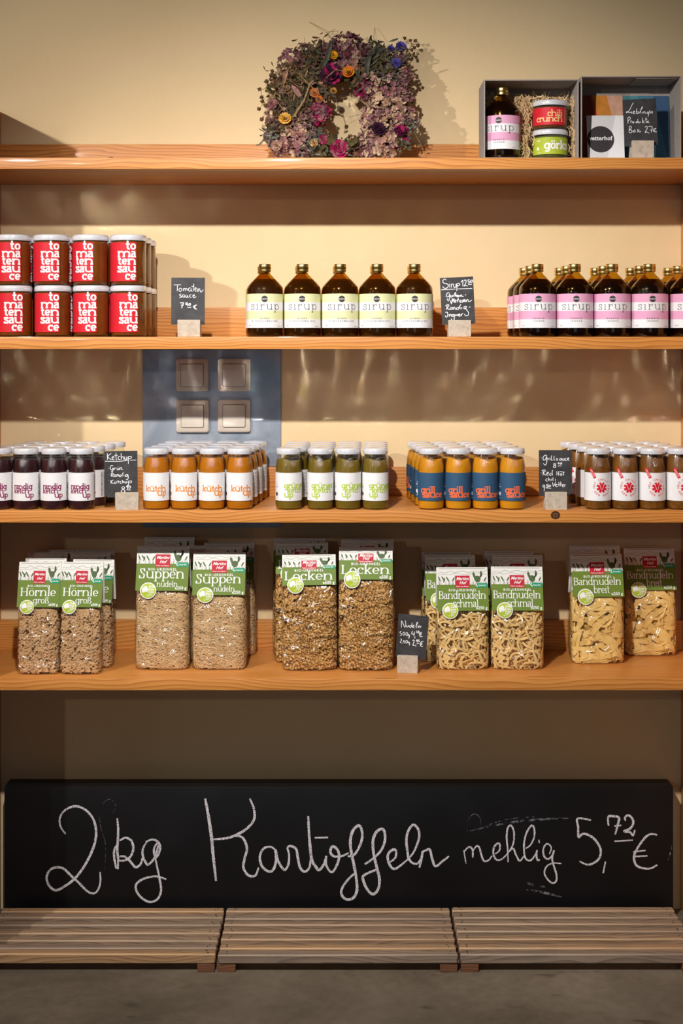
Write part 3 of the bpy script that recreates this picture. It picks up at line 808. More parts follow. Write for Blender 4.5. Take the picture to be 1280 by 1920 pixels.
for kind, (cols, drift, _) in SETS.items():
    proto = make_sauce(kind); desc, grp = KINDS[kind]
    for ri in range(4):
        for ci, (px, ang) in enumerate(cols):
            y = .0315 + .0635*ri; x = SX(px, .0315) + drift*ri + random.uniform(-.0002, .0002)*(ri > 0)
            if kind == 'green' and ci == 0 and ri: x += .0100
            if kind == 'green' and ci == 0 and ri == 0: y -= .001
            turn = ang if ri == 0 else random.choice([-20, 14, 80, -75, 35, 8])
            if kind == 'green' and ci == 0 and ri == 1: turn = -62
            if kind == 'pumpkin' and ri and ci == 3: turn = -40
            if kind == 'beet' and ri and ci == 3: turn = -28
            put(proto, kind, (x, y, Z3+.0003), math.radians(turn), '%s, %s, %s' % (desc, ORD[ri], CN[ci]), grp)

# ------------------------------------------------------------------ price signs
def draw(mb, text, conv, wd, mat, off, fy, taper=.25, jit=0.0):
    k = 0
    for st in strokes(text):
        pts = [conv(*p) for p in st]
        a, b = pts[0], pts[-1]
        for q in ribbon(pts, wd, taper=taper, jit=jit):
            mb.add([(u, fy-off-k*1.2e-6, v) for u, v in q], [(0,1,2,3)], mat); k += 1
def price_sign(label, zoom, corners, lines, block, y, lean=.05, chip=None, shelf_z=0.0, rz=0.0):
    """zoom = (x0, y0, scale) of the crop the strokes were read from; corners of the slate in it (tl, tr, br, bl); block px rectangle"""
    zx, zy, zs = zoom
    ph = [(zx+c[0]/zs, zy+c[1]/zs) for c in corners]
    s = (DIST+y+.012)/2667.0
    cxp = sum(p[0] for p in ph)/4; cyp = sum(p[1] for p in ph)/4
    wdt = (math.hypot(ph[1][0]-ph[0][0], ph[1][1]-ph[0][1])+math.hypot(ph[2][0]-ph[3][0], ph[2][1]-ph[3][1]))/2*s
    hgt = (math.hypot(ph[3][0]-ph[0][0], ph[3][1]-ph[0][1])+math.hypot(ph[2][0]-ph[1][0], ph[2][1]-ph[1][1]))/2*s
    tilt = math.atan2(-(ph[1][1]-ph[0][1])-(ph[2][1]-ph[3][1]), (ph[1][0]-ph[0][0])+(ph[2][0]-ph[3][0]))
    bx0, bx1, by0, by1 = block
    sb = (DIST+y)/2667.0
    bw = (bx1-bx0)*sb; bh = (by1-by0)*sb; bx = ((bx0+bx1)/2-640)*sb
    t = thing('price_sign', label, 'price sign', (bx, y, shelf_z), rz, 'slate price signs')
    # stone block: upright front, slot behind it, sloped back
    m = MB()
    bm = bmesh.new(); d = .016
    pr = [(0, 0), (0, bh), (d*.72, bh), (d*.72, bh*.30), (d*.72+.0052, bh*.30), (d*.72+.0052, bh*.92), (d*1.25, bh*.90), (d*2.25, bh*.32), (d*2.25, 0)]
    va = [bm.verts.new((-bw/2, yy, zz)) for yy, zz in pr]; vb = [bm.verts.new((bw/2, yy, zz)) for yy, zz in pr]
    n = len(pr)
    bm.faces.new(va); bm.faces.new(vb[::-1])
    for k in range(n): bm.faces.new((va[k], vb[k], vb[(k+1) % n], va[(k+1) % n]))
    bmesh.ops.recalc_face_normals(bm, faces=list(bm.faces))
    bmesh.ops.bevel(bm, geom=[e for e in bm.edges if e.calc_length() > .004], offset=.0007, segments=1, affect='EDGES')
    m.from_bm(bm, 'travertine'); bm.free(); m.obj('stone_block', t)
    # slate
    cx = (cxp-640)*s - bx; cz = EYE-(cyp-640)*s - shelf_z
    m = MB(); hw, hh = wdt/2, hgt/2
    out = [(-hw, -hh), (hw, -hh), (hw, hh), (-hw, hh)]
    if chip == 'bl': out = [(-hw, -hh+.006), (-hw+.006, -hh), (hw, -hh), (hw, hh), (-hw, hh)]
    if chip == 'br': out = [(-hw, -hh), (hw-.008, -hh), (hw, -hh+.008), (hw, hh), (-hw, hh)]
    vs_ = [(x, -.002, z) for x, z in out] + [(x, .002, z) for x, z in out]; n = len(out)
    m.add(vs_, [tuple(range(n)), tuple(range(2*n-1, n-1, -1))] + [(k, k+n, (k+1) % n+n, (k+1) % n) for k in range(n)], 'slate')
    ct, st_ = math.cos(-tilt), math.sin(-tilt)
    def conv(x, z_):
        px_, py_ = zx+x/zs, zy+z_/zs; u = (px_-cxp)*s; v = -(py_-cyp)*s
        return (u*ct-v*st_, u*st_+v*ct)
    for wd, txt in lines: draw(m, txt, conv, wd*.70/zs*s, 'chalk_pen', .00025, -.002, .12)
    o = m.obj('slate', t); o.location = (cx, d*.72+.0026, cz); o.rotation_euler = (-lean*0, -tilt, 0)
    return t
price_sign('slate price sign beside the stacked tomato jars, seven ninety euros', (310, 505, 14.22), [(150,220),(1040,228),(1050,1475),(160,1475)],
  [(22, '222,415 415,412|322,415 318,500 312,582|385,500 360,540 372,580 410,582 440,550 425,510 385,500|478,510 482,580|482,530 510,505 528,530 530,575|530,535 560,508 580,530 585,570|670,495 630,500 615,545 640,585 680,560 685,510 690,560 715,590|757,385 748,480 745,585|690,455 770,458|790,545 820,520 815,490 788,500 785,550 805,585 840,570|862,510 868,600 880,540 905,515 920,545 930,595 960,600 985,580|975,565 1015,548|420,655 380,670 390,700 425,715 420,745 375,745|490,670 455,690 460,735 495,735 505,680 510,735 530,745|545,685 545,735 575,745 590,690 595,740 620,745|690,675 650,690 645,735 690,745|735,715 775,700 765,675 735,690 735,735 775,755 825,725'),
   (32, '390,895 480,895 455,960 430,1040|415,955 480,955|570,885 545,900 550,940 585,925 575,890 590,975|640,905 620,940 640,965 665,945 665,915 640,905|585,1018 690,1015|835,955 790,960 765,1000 785,1045 835,1062|735,985 800,980|740,1010 800,1005')],
  (332.5, 375, 601, 633), .012, shelf_z=Z2)
price_sign('slightly tilted slate sign for syrup, twelve fifty, between the syrup bottles', (810, 505, 14.22), [(215,230),(1100,190),(1140,1440),(260,1488)],
  [(28, '375,290 340,258 295,280 285,340 330,375 400,390 430,430 400,490 330,505 275,455|462,385 468,485|457,335 460,340|505,390 512,490|508,420 530,395 550,400|570,385 572,460 600,485 630,460 635,385 640,480|655,385 660,480 655,580|658,400 700,370 735,395 715,430 665,440|765,350 815,295 812,450|850,310 880,280 905,310 890,370 850,450 890,425 945,450|1000,275 960,275 955,315 990,320 990,355 950,365|1050,285 1020,310 1030,345 1070,335 1075,295 1050,285|955,402 1055,398|240,545 625,525|690,522 1065,508'),
   (27, '340,720 345,722|460,630 410,630 380,690 400,735 450,710 465,650 465,720 455,800 430,840 405,810 400,780|490,690 490,735 520,735 530,690 535,735|555,735 560,690 580,690|605,735 600,640 625,620 630,660 610,700 650,690 640,735|660,735 670,690 690,700 670,735 700,735 715,690 720,735|745,685 750,735 755,700 785,685 795,730 840,715|870,685 905,675|490,830 495,870 515,920 530,830 545,775 550,850 585,780 580,880 605,865|600,860 640,830 620,815 605,860 640,890|660,860 700,800 690,780 670,830 680,880|720,820 722,880|715,790 718,792|760,810 750,850 770,880 745,885|800,810 795,845 815,865 790,885|830,850 860,820 840,805 830,850 860,870|880,800 870,850 895,860 905,820|915,870 920,820 950,805 965,850 1000,860 1055,815|318,1030 320,1032|395,960 385,1080|350,975 420,940 445,970 410,1010 395,1015 430,1060 480,1075|510,1010 480,1030 485,1070 520,1060 530,1010 535,1070|555,1010 560,1075 570,1030 600,1010 610,1060 630,1070|700,1015 650,1030 650,1070 700,1060 720,1000 765,930|740,1000 745,1060|785,1010 790,1060|900,985 850,1000 850,1050 890,1040 910,980 905,1060 960,1140 965,1210 920,1240 870,1220 865,1190|975,1010 1015,1000|350,1150 400,1145 415,1200 400,1260 370,1275 340,1230|450,1200 455,1260 465,1215 500,1200 505,1255|570,1200 530,1215 535,1255 570,1250 585,1200 590,1300 570,1360 520,1350 505,1310|610,1200 625,1240 650,1210 670,1240 690,1190|700,1230 740,1205 720,1190 700,1220 720,1250 760,1240|775,1190 780,1240 790,1200 825,1175')],
  (840.5, 883, 601.5, 633), .012, shelf_z=Z2)
price_sign('slate ketchup price sign with a chipped lower corner between beet and pumpkin bottles', (190, 830, 9.143), [(55,150),(615,143),(640,930),(75,935)],
  [(15, '115,180 118,290|180,180 122,240 185,290|195,265 225,250 215,235 195,250 205,290 235,285|262,175 265,285 280,290|235,220 290,215|335,235 305,240 300,280 335,290|350,180 352,290|352,255 385,240 390,290|410,240 412,285 440,285 445,240 450,290|470,235 472,365|472,245 515,235 520,265 475,280|75,315 300,320 465,300|500,300 605,298|215,395 180,390 165,440 195,465 215,430 210,480 195,505 185,480|235,430 238,465|238,440 265,430|280,430 285,465 310,460 312,430 316,465|282,408 284,410|308,408 310,410|330,465 332,430 355,430 358,460 380,455|185,520 180,580|175,525 210,520 215,545 185,555 220,580|255,545 230,555 235,578 260,570 262,545 266,578|280,580 282,548 305,548 308,578|345,550 320,558 325,580 350,572 385,510|365,545 368,575|395,545 398,575|400,520 402,522|455,545 420,555 425,580 455,572 462,545 470,600 455,635 430,625|175,640 178,700|215,635 180,668 220,700|235,665 238,695 262,692 265,662 268,695|238,645 240,646|262,643 264,645|300,640 300,695|280,668 320,665|350,660 330,670 335,695 358,692|372,640 372,695|372,672 395,665 398,695|415,660 417,690 440,690 443,660 447,692|470,655 475,745|470,662 520,655 520,685 475,690|385,750 360,770 385,795 410,770 385,750|385,795 352,825 385,858 415,825 385,795|455,730 440,750 455,765 465,745 458,730 462,800|490,740 478,765 490,785 508,770 505,745 490,740|445,805 515,812'),
   (26, '142,435 145,437|140,548 142,550|138,640 140,642')],
  (216, 259.5, 925, 958), .003, chip='bl', shelf_z=Z3, rz=.10)
price_sign('slate grill sauce and chili price sign above the dark knot in the shelf', (1000, 835, 14.22), [(145,130),(1020,130),(1020,1350),(150,1358)],
  [(25, '355,275 300,265 250,330 265,395 315,370 345,300 350,400 335,500 300,525 255,480|378,340 385,400|383,360 415,345|432,340 435,395|430,315 432,318|480,270 470,350 475,395 510,390|545,280 540,350 545,390 570,385|640,345 605,355 625,375 640,390 600,400|730,345 690,365 700,400 730,385 735,345 742,400|760,345 770,400 805,395 805,345|870,345 830,365 845,405 880,395|905,370 935,355 920,330 900,360 910,395 950,390|560,480 530,500 560,530 585,500 560,480|560,530 520,570 560,595 590,560 560,530|665,455 648,480 670,490 680,460 670,510|730,455 712,485 728,510 748,480 730,455|645,548 735,548|255,680 250,800|215,680 280,655 310,685 260,735 325,800|350,760 395,740 375,715 350,745 355,795 400,790|470,745 430,760 435,800 480,785|500,660 490,740 505,800|615,690 618,805|665,690 665,805|618,750 665,745|735,745 705,770 725,805 755,780 735,745|695,700 820,715|800,715 795,805|365,890 325,910 330,950 370,955|395,855 395,950|395,915 430,905 435,950|470,895 472,945|465,865 467,868|515,855 510,920 525,945|575,895 580,945|580,860 582,863|285,1060 250,1065 250,1110 285,1105 295,1060 285,1140 275,1220|395,1035 350,1045 350,1075 385,1085 375,1110 340,1110|430,1055 400,1080 425,1105 455,1085 430,1055|320,1135 465,1145|500,985 530,1090 585,970|585,1070 620,1050 600,1035 580,1065 600,1105 640,1090|668,975 672,1095|720,965 715,1085|645,1050 745,1025|755,1075 795,1055 775,1040 755,1070 770,1105 800,1100|815,1040 820,1110|820,1065 850,1045'),
   (42, '205,325 208,330|200,735 204,740')],
  (1022, 1063, 923, 956.5), .006, chip='br', shelf_z=Z3, rz=-.02)
price_sign('slate pasta price sign beside the curly pasta bags', (735, 1145, 15.36), [(110,105),(1000,150),(965,1420),(110,1325)],
  [(24, '235,490 238,390 245,300 290,380 330,475 365,420 350,280|390,420 385,460 420,470 445,420 455,465|535,415 482,435 478,478 515,475 545,425|548,340 545,430 560,482|570,460 605,430 590,410 570,440 580,485 620,480|650,460 700,370 710,320 680,350 665,430 680,490|720,420 725,485 745,430 770,425 775,480 815,430|240,605 205,610 200,650 235,660 235,710 195,730|310,620 280,660 300,715 335,690 330,630 310,620|395,625 365,665 385,720 420,700 415,640 395,625|465,680 435,695 450,730 475,700 470,760 450,790 435,770|210,825 235,820 240,860 205,920 270,940|330,860 300,865 300,895 330,905 310,950|385,850 360,890 380,940 410,910 405,860 385,850|460,890 430,905 445,935 475,910 475,970 460,1000'),
   (30, '555,580 540,665 610,670|620,600 600,735|635,740 622,795|685,565 685,640|730,575 715,610 735,640 755,610 745,580 730,575|825,610 785,635 765,690 790,740 845,725|755,665 825,650|760,690 820,680|560,860 590,840 610,870 570,985 625,990|655,970 655,1030|700,820 670,850 695,875 710,830 700,900|760,825 740,830 735,860 765,870 750,895|680,935 745,930|870,870 815,890 785,950 805,1010 860,1010|775,945 845,930|775,970 840,965')],
  (744, 783, 1230, 1262.5), .048, shelf_z=Z4, rz=-.16)

# ------------------------------------------------------------------ pasta bags
def bag_shape(w, d, H, zc):
    """half width and half depth of the bag at height z"""
    zz = [0, .004, .014, .05, zc-.02, zc+.005, zc+.03, H-.006, H]
    hw = [w*.455, w*.485, w*.498, w*.50, w*.497, w*.485, w*.475, w*.465, w*.46]
    hd = [d*.40, d*.455, d*.49, d*.50, d*.47, d*.38, d*.22, .0016, .0012]
    return (lambda z: float(np.interp(z, zz, hw))), (lambda z: float(np.interp(z, zz, hd)))
def sgnpow(c, p): return math.copysign(abs(c)**p, c)
def orient(tmpl, loc, nrm, ang, tilt):
    n = Vector(nrm).normalized(); up = Vector((0, 0, 1)); t = n.cross(up); t = t.normalized() if t.length > .05 else Vector((1, 0, 0)); b = n.cross(t)
    x = t*math.cos(ang)+b*math.sin(ang); y = n.cross(x)
    x = (x+n*tilt).normalized(); y = (y - x*y.dot(x)).normalized(); z = x.cross(y)
    M = np.array([x[:], y[:], z[:]]); return tmpl @ M + np.array(loc)
def tmpl_horn():
    m = MB(); R = .0044; a1 = random.uniform(2.6, 4.1); pts = [(R*math.cos(a1*i/7)-R*.5, R*math.sin(a1*i/7)-R*.5, 0) for i in range(8)]
    m.tube(pts, .00195, 'pasta_horn', 7, caps=False)
    n0 = len(m.v)
    # hollow ends: an inward ring of darker depth
    seg = 7
    for base, nxt in ((0, seg), (n0-seg, n0-2*seg)):
        c = np.mean(np.array(m.v[base:base+seg]), axis=0); d = np.mean(np.array(m.v[nxt:nxt+seg]), axis=0)-c
        ring = [tuple(c+(np.array(m.v[base+k])-c)*.55) for k in range(seg)]; deep = [tuple(np.array(r)+d*1.2) for r in ring]
        o = len(m.v); m.v += ring+deep
        for k in range(seg):
            k2 = (k+1) % seg; m.f += [(base+k, base+k2, o+k2, o+k), (o+k, o+k2, o+seg+k2, o+seg+k)]
    return np.array(m.v), m.f
def tmpl_curl():
    L = random.uniform(.021, .030); n = 14; w = .0034; v = []; f = []
    ph = random.uniform(0, 6)
    for i in range(n+1):
        s = i/n; a = ph+s*2*PI*1.9; x = (s-.5)*L
        for q in (-1, -.33, .33, 1):
            bend = .0008*math.cos(q*3+s*9); v.append((x, w*q*math.cos(a)-bend*math.sin(a), w*q*math.sin(a)+bend*math.cos(a)))
    for i in range(n):
        for k in range(3): f.append((i*4+k, i*4+k+1, (i+1)*4+k+1, (i+1)*4+k))
    return np.array(v), f
def tmpl_thread():
    L = random.uniform(.018, .034); bend = random.uniform(-.0035, .0035); m = MB()
    pts = [((s-.5)*L, bend*(1-(2*s-1)**2), random.uniform(-.0004, .0004)) for s in (0, .25, .5, .75, 1)]
    m.tube(pts, .00052, 'pasta_thread', 4, caps=True); return np.array(m.v), m.f
def tmpl_ribbon(w, L, bend, twist, th):
    n = 12; v = []; f = []
    k = bend; tw = twist
    for i in range(n+1):
        s = i/n-.5; ang = s*k
        x, y = (math.sin(ang)/k*L if abs(k) > .05 else s*L), ((1-math.cos(ang))/k*L if abs(k) > .05 else 0)
        nx, ny = -math.sin(ang), math.cos(ang); t = tw*s; wob = .0012*math.sin(s*9+bend)
        for q, h in ((-1, -1), (1, -1), (1, 1), (-1, 1)):
            a_ = q*w/2*math.cos(t)-h*th/2*math.sin(t); b_ = q*w/2*math.sin(t)+h*th/2*math.cos(t)
            v.append((x+nx*a_, y+ny*a_, b_+wob))
    for i in range(n):
        for q in range(4):
            q2 = (q+1) % 4; f.append((i*4+q, i*4+q2, (i+1)*4+q2, (i+1)*4+q))
    f.append((3, 2, 1, 0)); f.append((n*4, n*4+1, n*4+2, n*4+3)); return np.array(v), f
def scatter(kind, w, d, zmax, fw, fd):
    m = MB()
    spec = {'horn': (1200, 'pasta_horn', [tmpl_horn() for _ in range(8)], .0028, .010, .25, 0),
            'curl': (1000, 'pasta_curl', [tmpl_curl() for _ in range(8)], .0035, .010, .30, 0),
            'thread': (3200, 'pasta_thread', [tmpl_thread() for _ in range(14)], .0010, .009, .14, 0),
            'narrow': (330, 'pasta_ribbon', [tmpl_ribbon(.0044, random.uniform(.035, .065), random.uniform(.6, 3.4)*random.choice((-1, 1)), random.uniform(-1, 1), .0014) for _ in range(16)], .0016, .019, .20, 1),
            'wide': (150, 'pasta_wide', [tmpl_ribbon(.0100, random.uniform(.050, .095), random.uniform(-.5, .5), random.uniform(-.9, .9), .0014) for _ in range(14)], .0022, .019, .16, 1)}[kind]
    cnt, mat, T, i0, i1, tl, _ = spec
    for _ in range(cnt):
        z = random.uniform(.006, zmax-.004) if random.random() > .06 else zmax-.006
        hw, hd = fw(z), fd(z)
        inset = i0+(i1-i0)*random.random()**1.4
        q = random.random(); e = random.uniform(-.985, .985); o = (1-e**4)**.25
        if q < .62: x, y = (hw-inset)*e, -(hd-inset)*o
        elif q < .76: x, y = (hw-inset)*e, (hd-inset)*o
        else: x, y = (hw-inset)*o*random.choice((-1, 1)), (hd-inset)*e
        nx = sgnpow(abs(x/hw)**3*math.copysign(1, x), 1)/hw; ny = sgnpow(abs(y/hd)**3*math.copysign(1, y), 1)/hd
        tv, tf = random.choice(T)
        if kind in ('narrow', 'wide'):
            ro = random.gauss(0, .55 if kind == 'narrow' else .30); tv = tv @ np.array([[1, 0, 0], [0, math.cos(ro), math.sin(ro)], [0, -math.sin(ro), math.cos(ro)]])
        ang = random.uniform(0, 2*PI)
        if kind == 'curl': ang = random.gauss(.0, .45)
        if kind == 'thread': ang = random.gauss(-.3, .75)
        V = orient(tv, (x, y, z), (nx, ny, 0), ang, random.uniform(-tl, tl))
        # keep every piece inside the bag
        for p in V:
            p[2] = min(max(p[2], .0015), zmax+.004)
            hx, hy = fw(p[2])-.0010, fd(p[2])-.0010
            g = (abs(p[0])/hx)**4+(abs(p[1])/max(hy, .004))**4
            if g > 1: q = g**-.25; p[0] *= q; p[1] *= q
        m.add(V, tf, mat, True)
    # the pasta further in
    prev = []; n = 28
    rings = [.004, .02, zmax*.5, zmax-.012, zmax-.004]
    vv = []; ff = []
    for z in rings:
        ins = (.0105 if kind not in ('narrow', 'wide') else .0165) if z < zmax-.006 else .022
        vv += [((fw(z)-ins)*sgnpow(math.cos(2*PI*k/n), .5), max(.003, fd(z)-ins)*sgnpow(math.sin(2*PI*k/n), .5), z) for k in range(n)]
    for i in range(len(rings)-1):
        for k in range(n): k2 = (k+1) % n; ff.append((i*n+k, i*n+k2, (i+1)*n+k2, (i+1)*n+k))
    ff.append(tuple(range((len(rings)-1)*n, len(rings)*n))); m.add(vv, ff, mat)
    return m
def hills(mb, f, w, z0, z1):
    """the line drawing on the card: hills, leaves, grass and a hen"""
    R = random.Random(3); h = z1-z0; X = lambda s: (s-.5)*w
    def ln(p, t=.0005): mb.flat(ribbon([(X(a), z0+b*h) for a, b in catmull(p, 4)], t), f, 'card_art', .0002)
    ln([(.02, .66), (.10, .72), (.18, .68), (.27, .80), (.36, .70), (.5, .80), (.62, .70), (.75, .78), (.86, .70), (.98, .82)])
    ln([(.02, .55), (.14, .62), (.25, .58), (.40, .66), (.55, .58), (.8, .66), (.98, .60)], .0004)
    mb.flat(rect2(X(.05), X(.95), z0+.925*h, z0+.945*h, .2), f, 'card_art', .0002)
    for cx, cy, ang, l in ((.07, .18, 110, .34), (.16, .20, 125, .36), (.13, .12, 75, .30), (.24, .18, 120, .34), (.30, .18, 60, .30), (.92, .18, 60, .3)):
        a = math.radians(ang); 
        p = [(X(cx)+l*h*s*math.cos(a), z0+(cy)*h+l*h*s*math.sin(a)) for s in (0, .5, 1)]
        q = ribbon(resample(p, .0012), .0030, taper=.95); mb.flat(q, f, 'card_art', .0002)
    for k in range(46):
        x = R.uniform(.02, .98); l = R.uniform(.10, .30)
        mb.flat(ribbon([(X(x), z0), (X(x)+R.uniform(-.0015, .0015), z0+l*h)], .0005), f, 'card_art', .0002)
    # hen
    def blob(cx, cy, rx, ry): mb.flat(disc2(X(cx), z0+cy*h, rx*w, 18, 1, ry*h), f, 'card_art', .00025)
    blob(.795, .33, .062, .19); blob(.722, .64, .020, .085)
    mb.flat(ribbon([(X(.757), z0+.34*h), (X(.735), z0+.50*h), (X(.722), z0+.64*h)], .0052, .006), f, 'card_art', .00026)
    for tx, ty in ((.885, .74), (.895, .62), (.865, .80)): mb.flat(ribbon([(X(.825), z0+.34*h), (X(.865), z0+.50*h), (X(tx), z0+ty*h)], .0040, .003, taper=.5), f, 'card_art', .00027)
    for tx in (.775, .805): mb.flat(ribbon([(X(tx), z0+.2*h), (X(tx-.006), z0+.02*h)], .0008), f, 'card_art', .00026)
BAGS = {}
def make_bag(kind, w, d, H, zc, names, weight, hc=None):
    fw, fd = bag_shape(w, d, H, zc)
    t = thing('pasta_bag', 'bag', 'pasta bag')
    zmax = zc-.004 if kind != 'horn' else zc-.002
    pm = scatter(kind, w, d, zmax, fw, fd); po = pm.obj('pasta', t); po['kind'] = 'stuff'
    # film
    m = MB(); n = 48; zs = [0, .003, .008, .016, .03, .05, .08, .11, zc-.03, zc-.012, zc, zc+.012, zc+.03, H-.008, H-.002]
    zs = sorted(z for z in zs if z <= H); vv = []; ff = []
    RR = random.Random(hash(kind) % 1000 if False else len(kind))
    for i, z in enumerate(zs):
        for k in range(n):
            th = 2*PI*k/n; cr = 1+.012*math.sin(th*7+i*1.7)*(.5+.5*math.sin(i*2.1+k*.4))
            vv.append(((fw(z)+.0006)*sgnpow(math.cos(th), .5)*cr, (fd(z)+.0006)*sgnpow(math.sin(th), .5)*cr, z+.0003))
    for i in range(len(zs)-1):
        for k in range(n): k2 = (k+1) % n; ff.append((i*n+k, i*n+k2, (i+1)*n+k2, (i+1)*n+k))
    ff.append(tuple(range(n-1, -1, -1))); m.add(vv, ff, 'film', True)
    # bottom seam flap
    m.add([(-w*.45, -d*.42, .0008), (w*.45, -d*.42, .0008), (w*.44, -d*.56, .0030), (-w*.44, -d*.56, .0030)], [(0,1,2,3)], 'film')
    m.obj('film', t)
    # header card: folded over the top
    cw = w*(1.0 if kind == 'horn' else .965); yb = -fd(zc)-.0045; yt = -.0022
    sl = math.hypot(yb-yt, H+.002-zc); zt = H+.002
    def f(u, v, off):          # v measured up the slanted front from the card's lower edge
        s = v/sl; y = yb+(yt-yb)*s; nrm = off
        return (u, y-nrm, zc+(zt-zc)*s)
    m = MB(); NS = 6
    g = .60*sl
    def panel(v0, v1, mat):
        for k in range(NS):
            a, b = v0+(v1-v0)*k/NS, v0+(v1-v0)*(k+1)/NS
            m.add([f(-cw/2, a, 0), f(cw/2, a, 0), f(cw/2, b, 0), f(-cw/2, b, 0)], [(0,1,2,3)], mat)
    panel(0, g, 'card_green'); panel(g, sl, 'card_white')
    # back panel and fold
    m.add([(-cw/2, yt, zt), (cw/2, yt, zt), (cw/2, .0022, zt), (-cw/2, .0022, zt)], [(0,1,2,3)], 'card_white')
    m.add([(-cw/2, .0022, zt), (cw/2, .0022, zt), (cw/2, -yb, zc), (-cw/2, -yb, zc)], [(0,1,2,3)], 'card_white')
    hills(m, f, cw, g, sl)
    lw, lh0, lh1 = cw*.286, .525*sl, .81*sl
    q0 = [[(-lw/2, lh0), (lw/2, lh0), (lw/2, lh1), (-lw/2, lh1)]]
    m.flat(q0, f, 'logo_red', .0004)
    m.flat(shift(sans('Martins', cw*.080, bold=.0002, shear=.35), 0, lh0+.185*sl), f, 'ink_white', .0006)
    m.flat(shift(sans('Hof', cw*.080, bold=.0002, shear=.35), 0, lh0+.090*sl), f, 'ink_white', .0006)
    m.flat(shift(sans('Frisch vom Bauern', cw*.033, bold=.00008), 0, lh0+.022*sl), f, 'ink_white', .0006)
    m.flat([[(cw*.255, g-.065*sl), (cw*.49, g-.065*sl), (cw*.49, g+.035*sl), (cw*.255, g+.035*sl)]], f, 'tab_teal', .0005)
    m.flat(ribbon([(cw*.285, g+.025*sl), (cw*.262, g-.010*sl), (cw*.300, g-.045*sl)], .0018), f, 'ink_white', .0007)
    m.flat(shift(sans('Gutes Bio', cw*.036, 'LEFT', bold=.00008), cw*.31, g-.028*sl), f, 'ink_white', .0007)
    q, _ = (sans('BIO-URDINKEL', cw*.063, bold=.00018, spacing=1.35), 0)
    m.flat(shift(q, 0, .450*sl), f, 'ink_white', .0003)
    def word(txt, wfrac, cap, u, v, align):
        q, wd = slab(txt, 1.0, .20, .085, .12, .05, 'l', 1.0, .3); kx, ky = wfrac*cw/wd, cap/1.45
        u0 = u*cw-(wfrac*cw/2 if align == 'c' else 0)
        m.flat([[(u0+p[0]*kx, v*sl+p[1]*ky) for p in qq] for qq in q], f, 'ink_white', .0003)
    n1, s1, c1, v1 = names[0]; word(n1, s1, c1, -.01, v1, 'c')
    if len(names) > 1:
        n2, s2, c2, x2 = names[1]; word(n2, s2, c2, x2, .085, 'l')
    m.flat(shift(sans('e%s g' % weight, cw*.082, 'RIGHT', bold=.0002), .47*cw, .035*sl), f, 'ink_white', .0003)
    m.obj('header_card', t)
    # round sticker
    m = MB(); rs = .0172*(w/.114)**.6; cx = -.255*cw
    cxy = (cx, .0005)
    def fs(u, v, off):
        p = f(u, 0, 0); return (u, p[1]-.0012-off-max(0, -v)*.06+max(0, v)*-.10*0 + (v*(yt-yb)/sl if v > 0 else 0), zc+v*(zt-zc)/sl if v > 0 else zc+v)
    m.flat(disc2(cxy[0], cxy[1], rs, 36, 3), fs, 'ink_white', .0004); m.flat(disc2(cxy[0], cxy[1], rs*.88, 36, 3), fs, 'sticker_lime', .0008)
    for dx, dy, rr in ((-.48, .18, .26), (-.30, .34, .24), (-.22, .08, .24), (-.55, -.05, .18)): m.flat(disc2(cxy[0]+dx*rs, cxy[1]+dy*rs, rr*rs, 14, 1), fs, 'ink_white', .0010)
    m.flat([[(cxy[0]-.14*rs, cxy[1]-.68*rs), (cxy[0]-.02*rs, cxy[1]-.68*rs), (cxy[0]-.02*rs, cxy[1]+.2*rs), (cxy[0]-.14*rs, cxy[1]+.2*rs)]], fs, 'ink_white', .0010)
    for tx, dy in (('Zellu', .38), ('lose', .06), ('folie', -.26)): m.flat(shift(sans(tx, rs*.40, 'LEFT', bold=.00022), cxy[0]+.06*rs, cxy[1]+dy*rs), fs, 'ink_white', .0010)
    for k in range(2): m.flat([[(cxy[0]+.06*rs, cxy[1]-(.42+.16*k)*rs), (cxy[0]+(.58-.12*k)*rs, cxy[1]-(.42+.16*k)*rs), (cxy[0]+(.58-.12*k)*rs, cxy[1]-(.35+.16*k)*rs), (cxy[0]+.06*rs, cxy[1]-(.35+.16*k)*rs)]], fs, 'ink_white', .0010)
    m.obj('sticker', t)
    return t
B = {'horn': make_bag('horn', .0885, .055, .232, .143, [('Hörnle', .84, .0180, .245), ('groß', .38, .0135, -.12)], '500'),
     'thread': make_bag('thread', .1165, .064, .260, .170, [('Suppen', .86, .0215, .275), ('nudeln', .40, .0130, -.10)], '250'),
     'curl': make_bag('curl', .1190, .063, .2420, .1835, [('Locken', .90, .0190, .175)], '500'),
     'narrow': make_bag('narrow', .1140, .062, .2136, .1270, [('Bandnudeln', .92, .0168, .275), ('schmal', .50, .0162, -.20)], '250'),
     'wide': make_bag('wide', .1165, .062, .2350, .1480, [('Bandnudeln', .92, .0165, .275), ('breit', .31, .0160, -.09)], '250')}
BAGDESC = {'horn': 'tall clear bag of small elbow pasta', 'thread': 'clear bag of fine soup noodles', 'curl': 'clear bag of curly pasta twists', 'narrow': 'clear bag of narrow ribbon noodles', 'wide': 'clear bag of wide ribbon noodles'}
BAGGRP = {'horn': 'elbow pasta bags', 'thread': 'soup noodle bags', 'curl': 'curly pasta bags', 'narrow': 'narrow ribbon noodle bags', 'wide': 'wide ribbon noodle bags'}
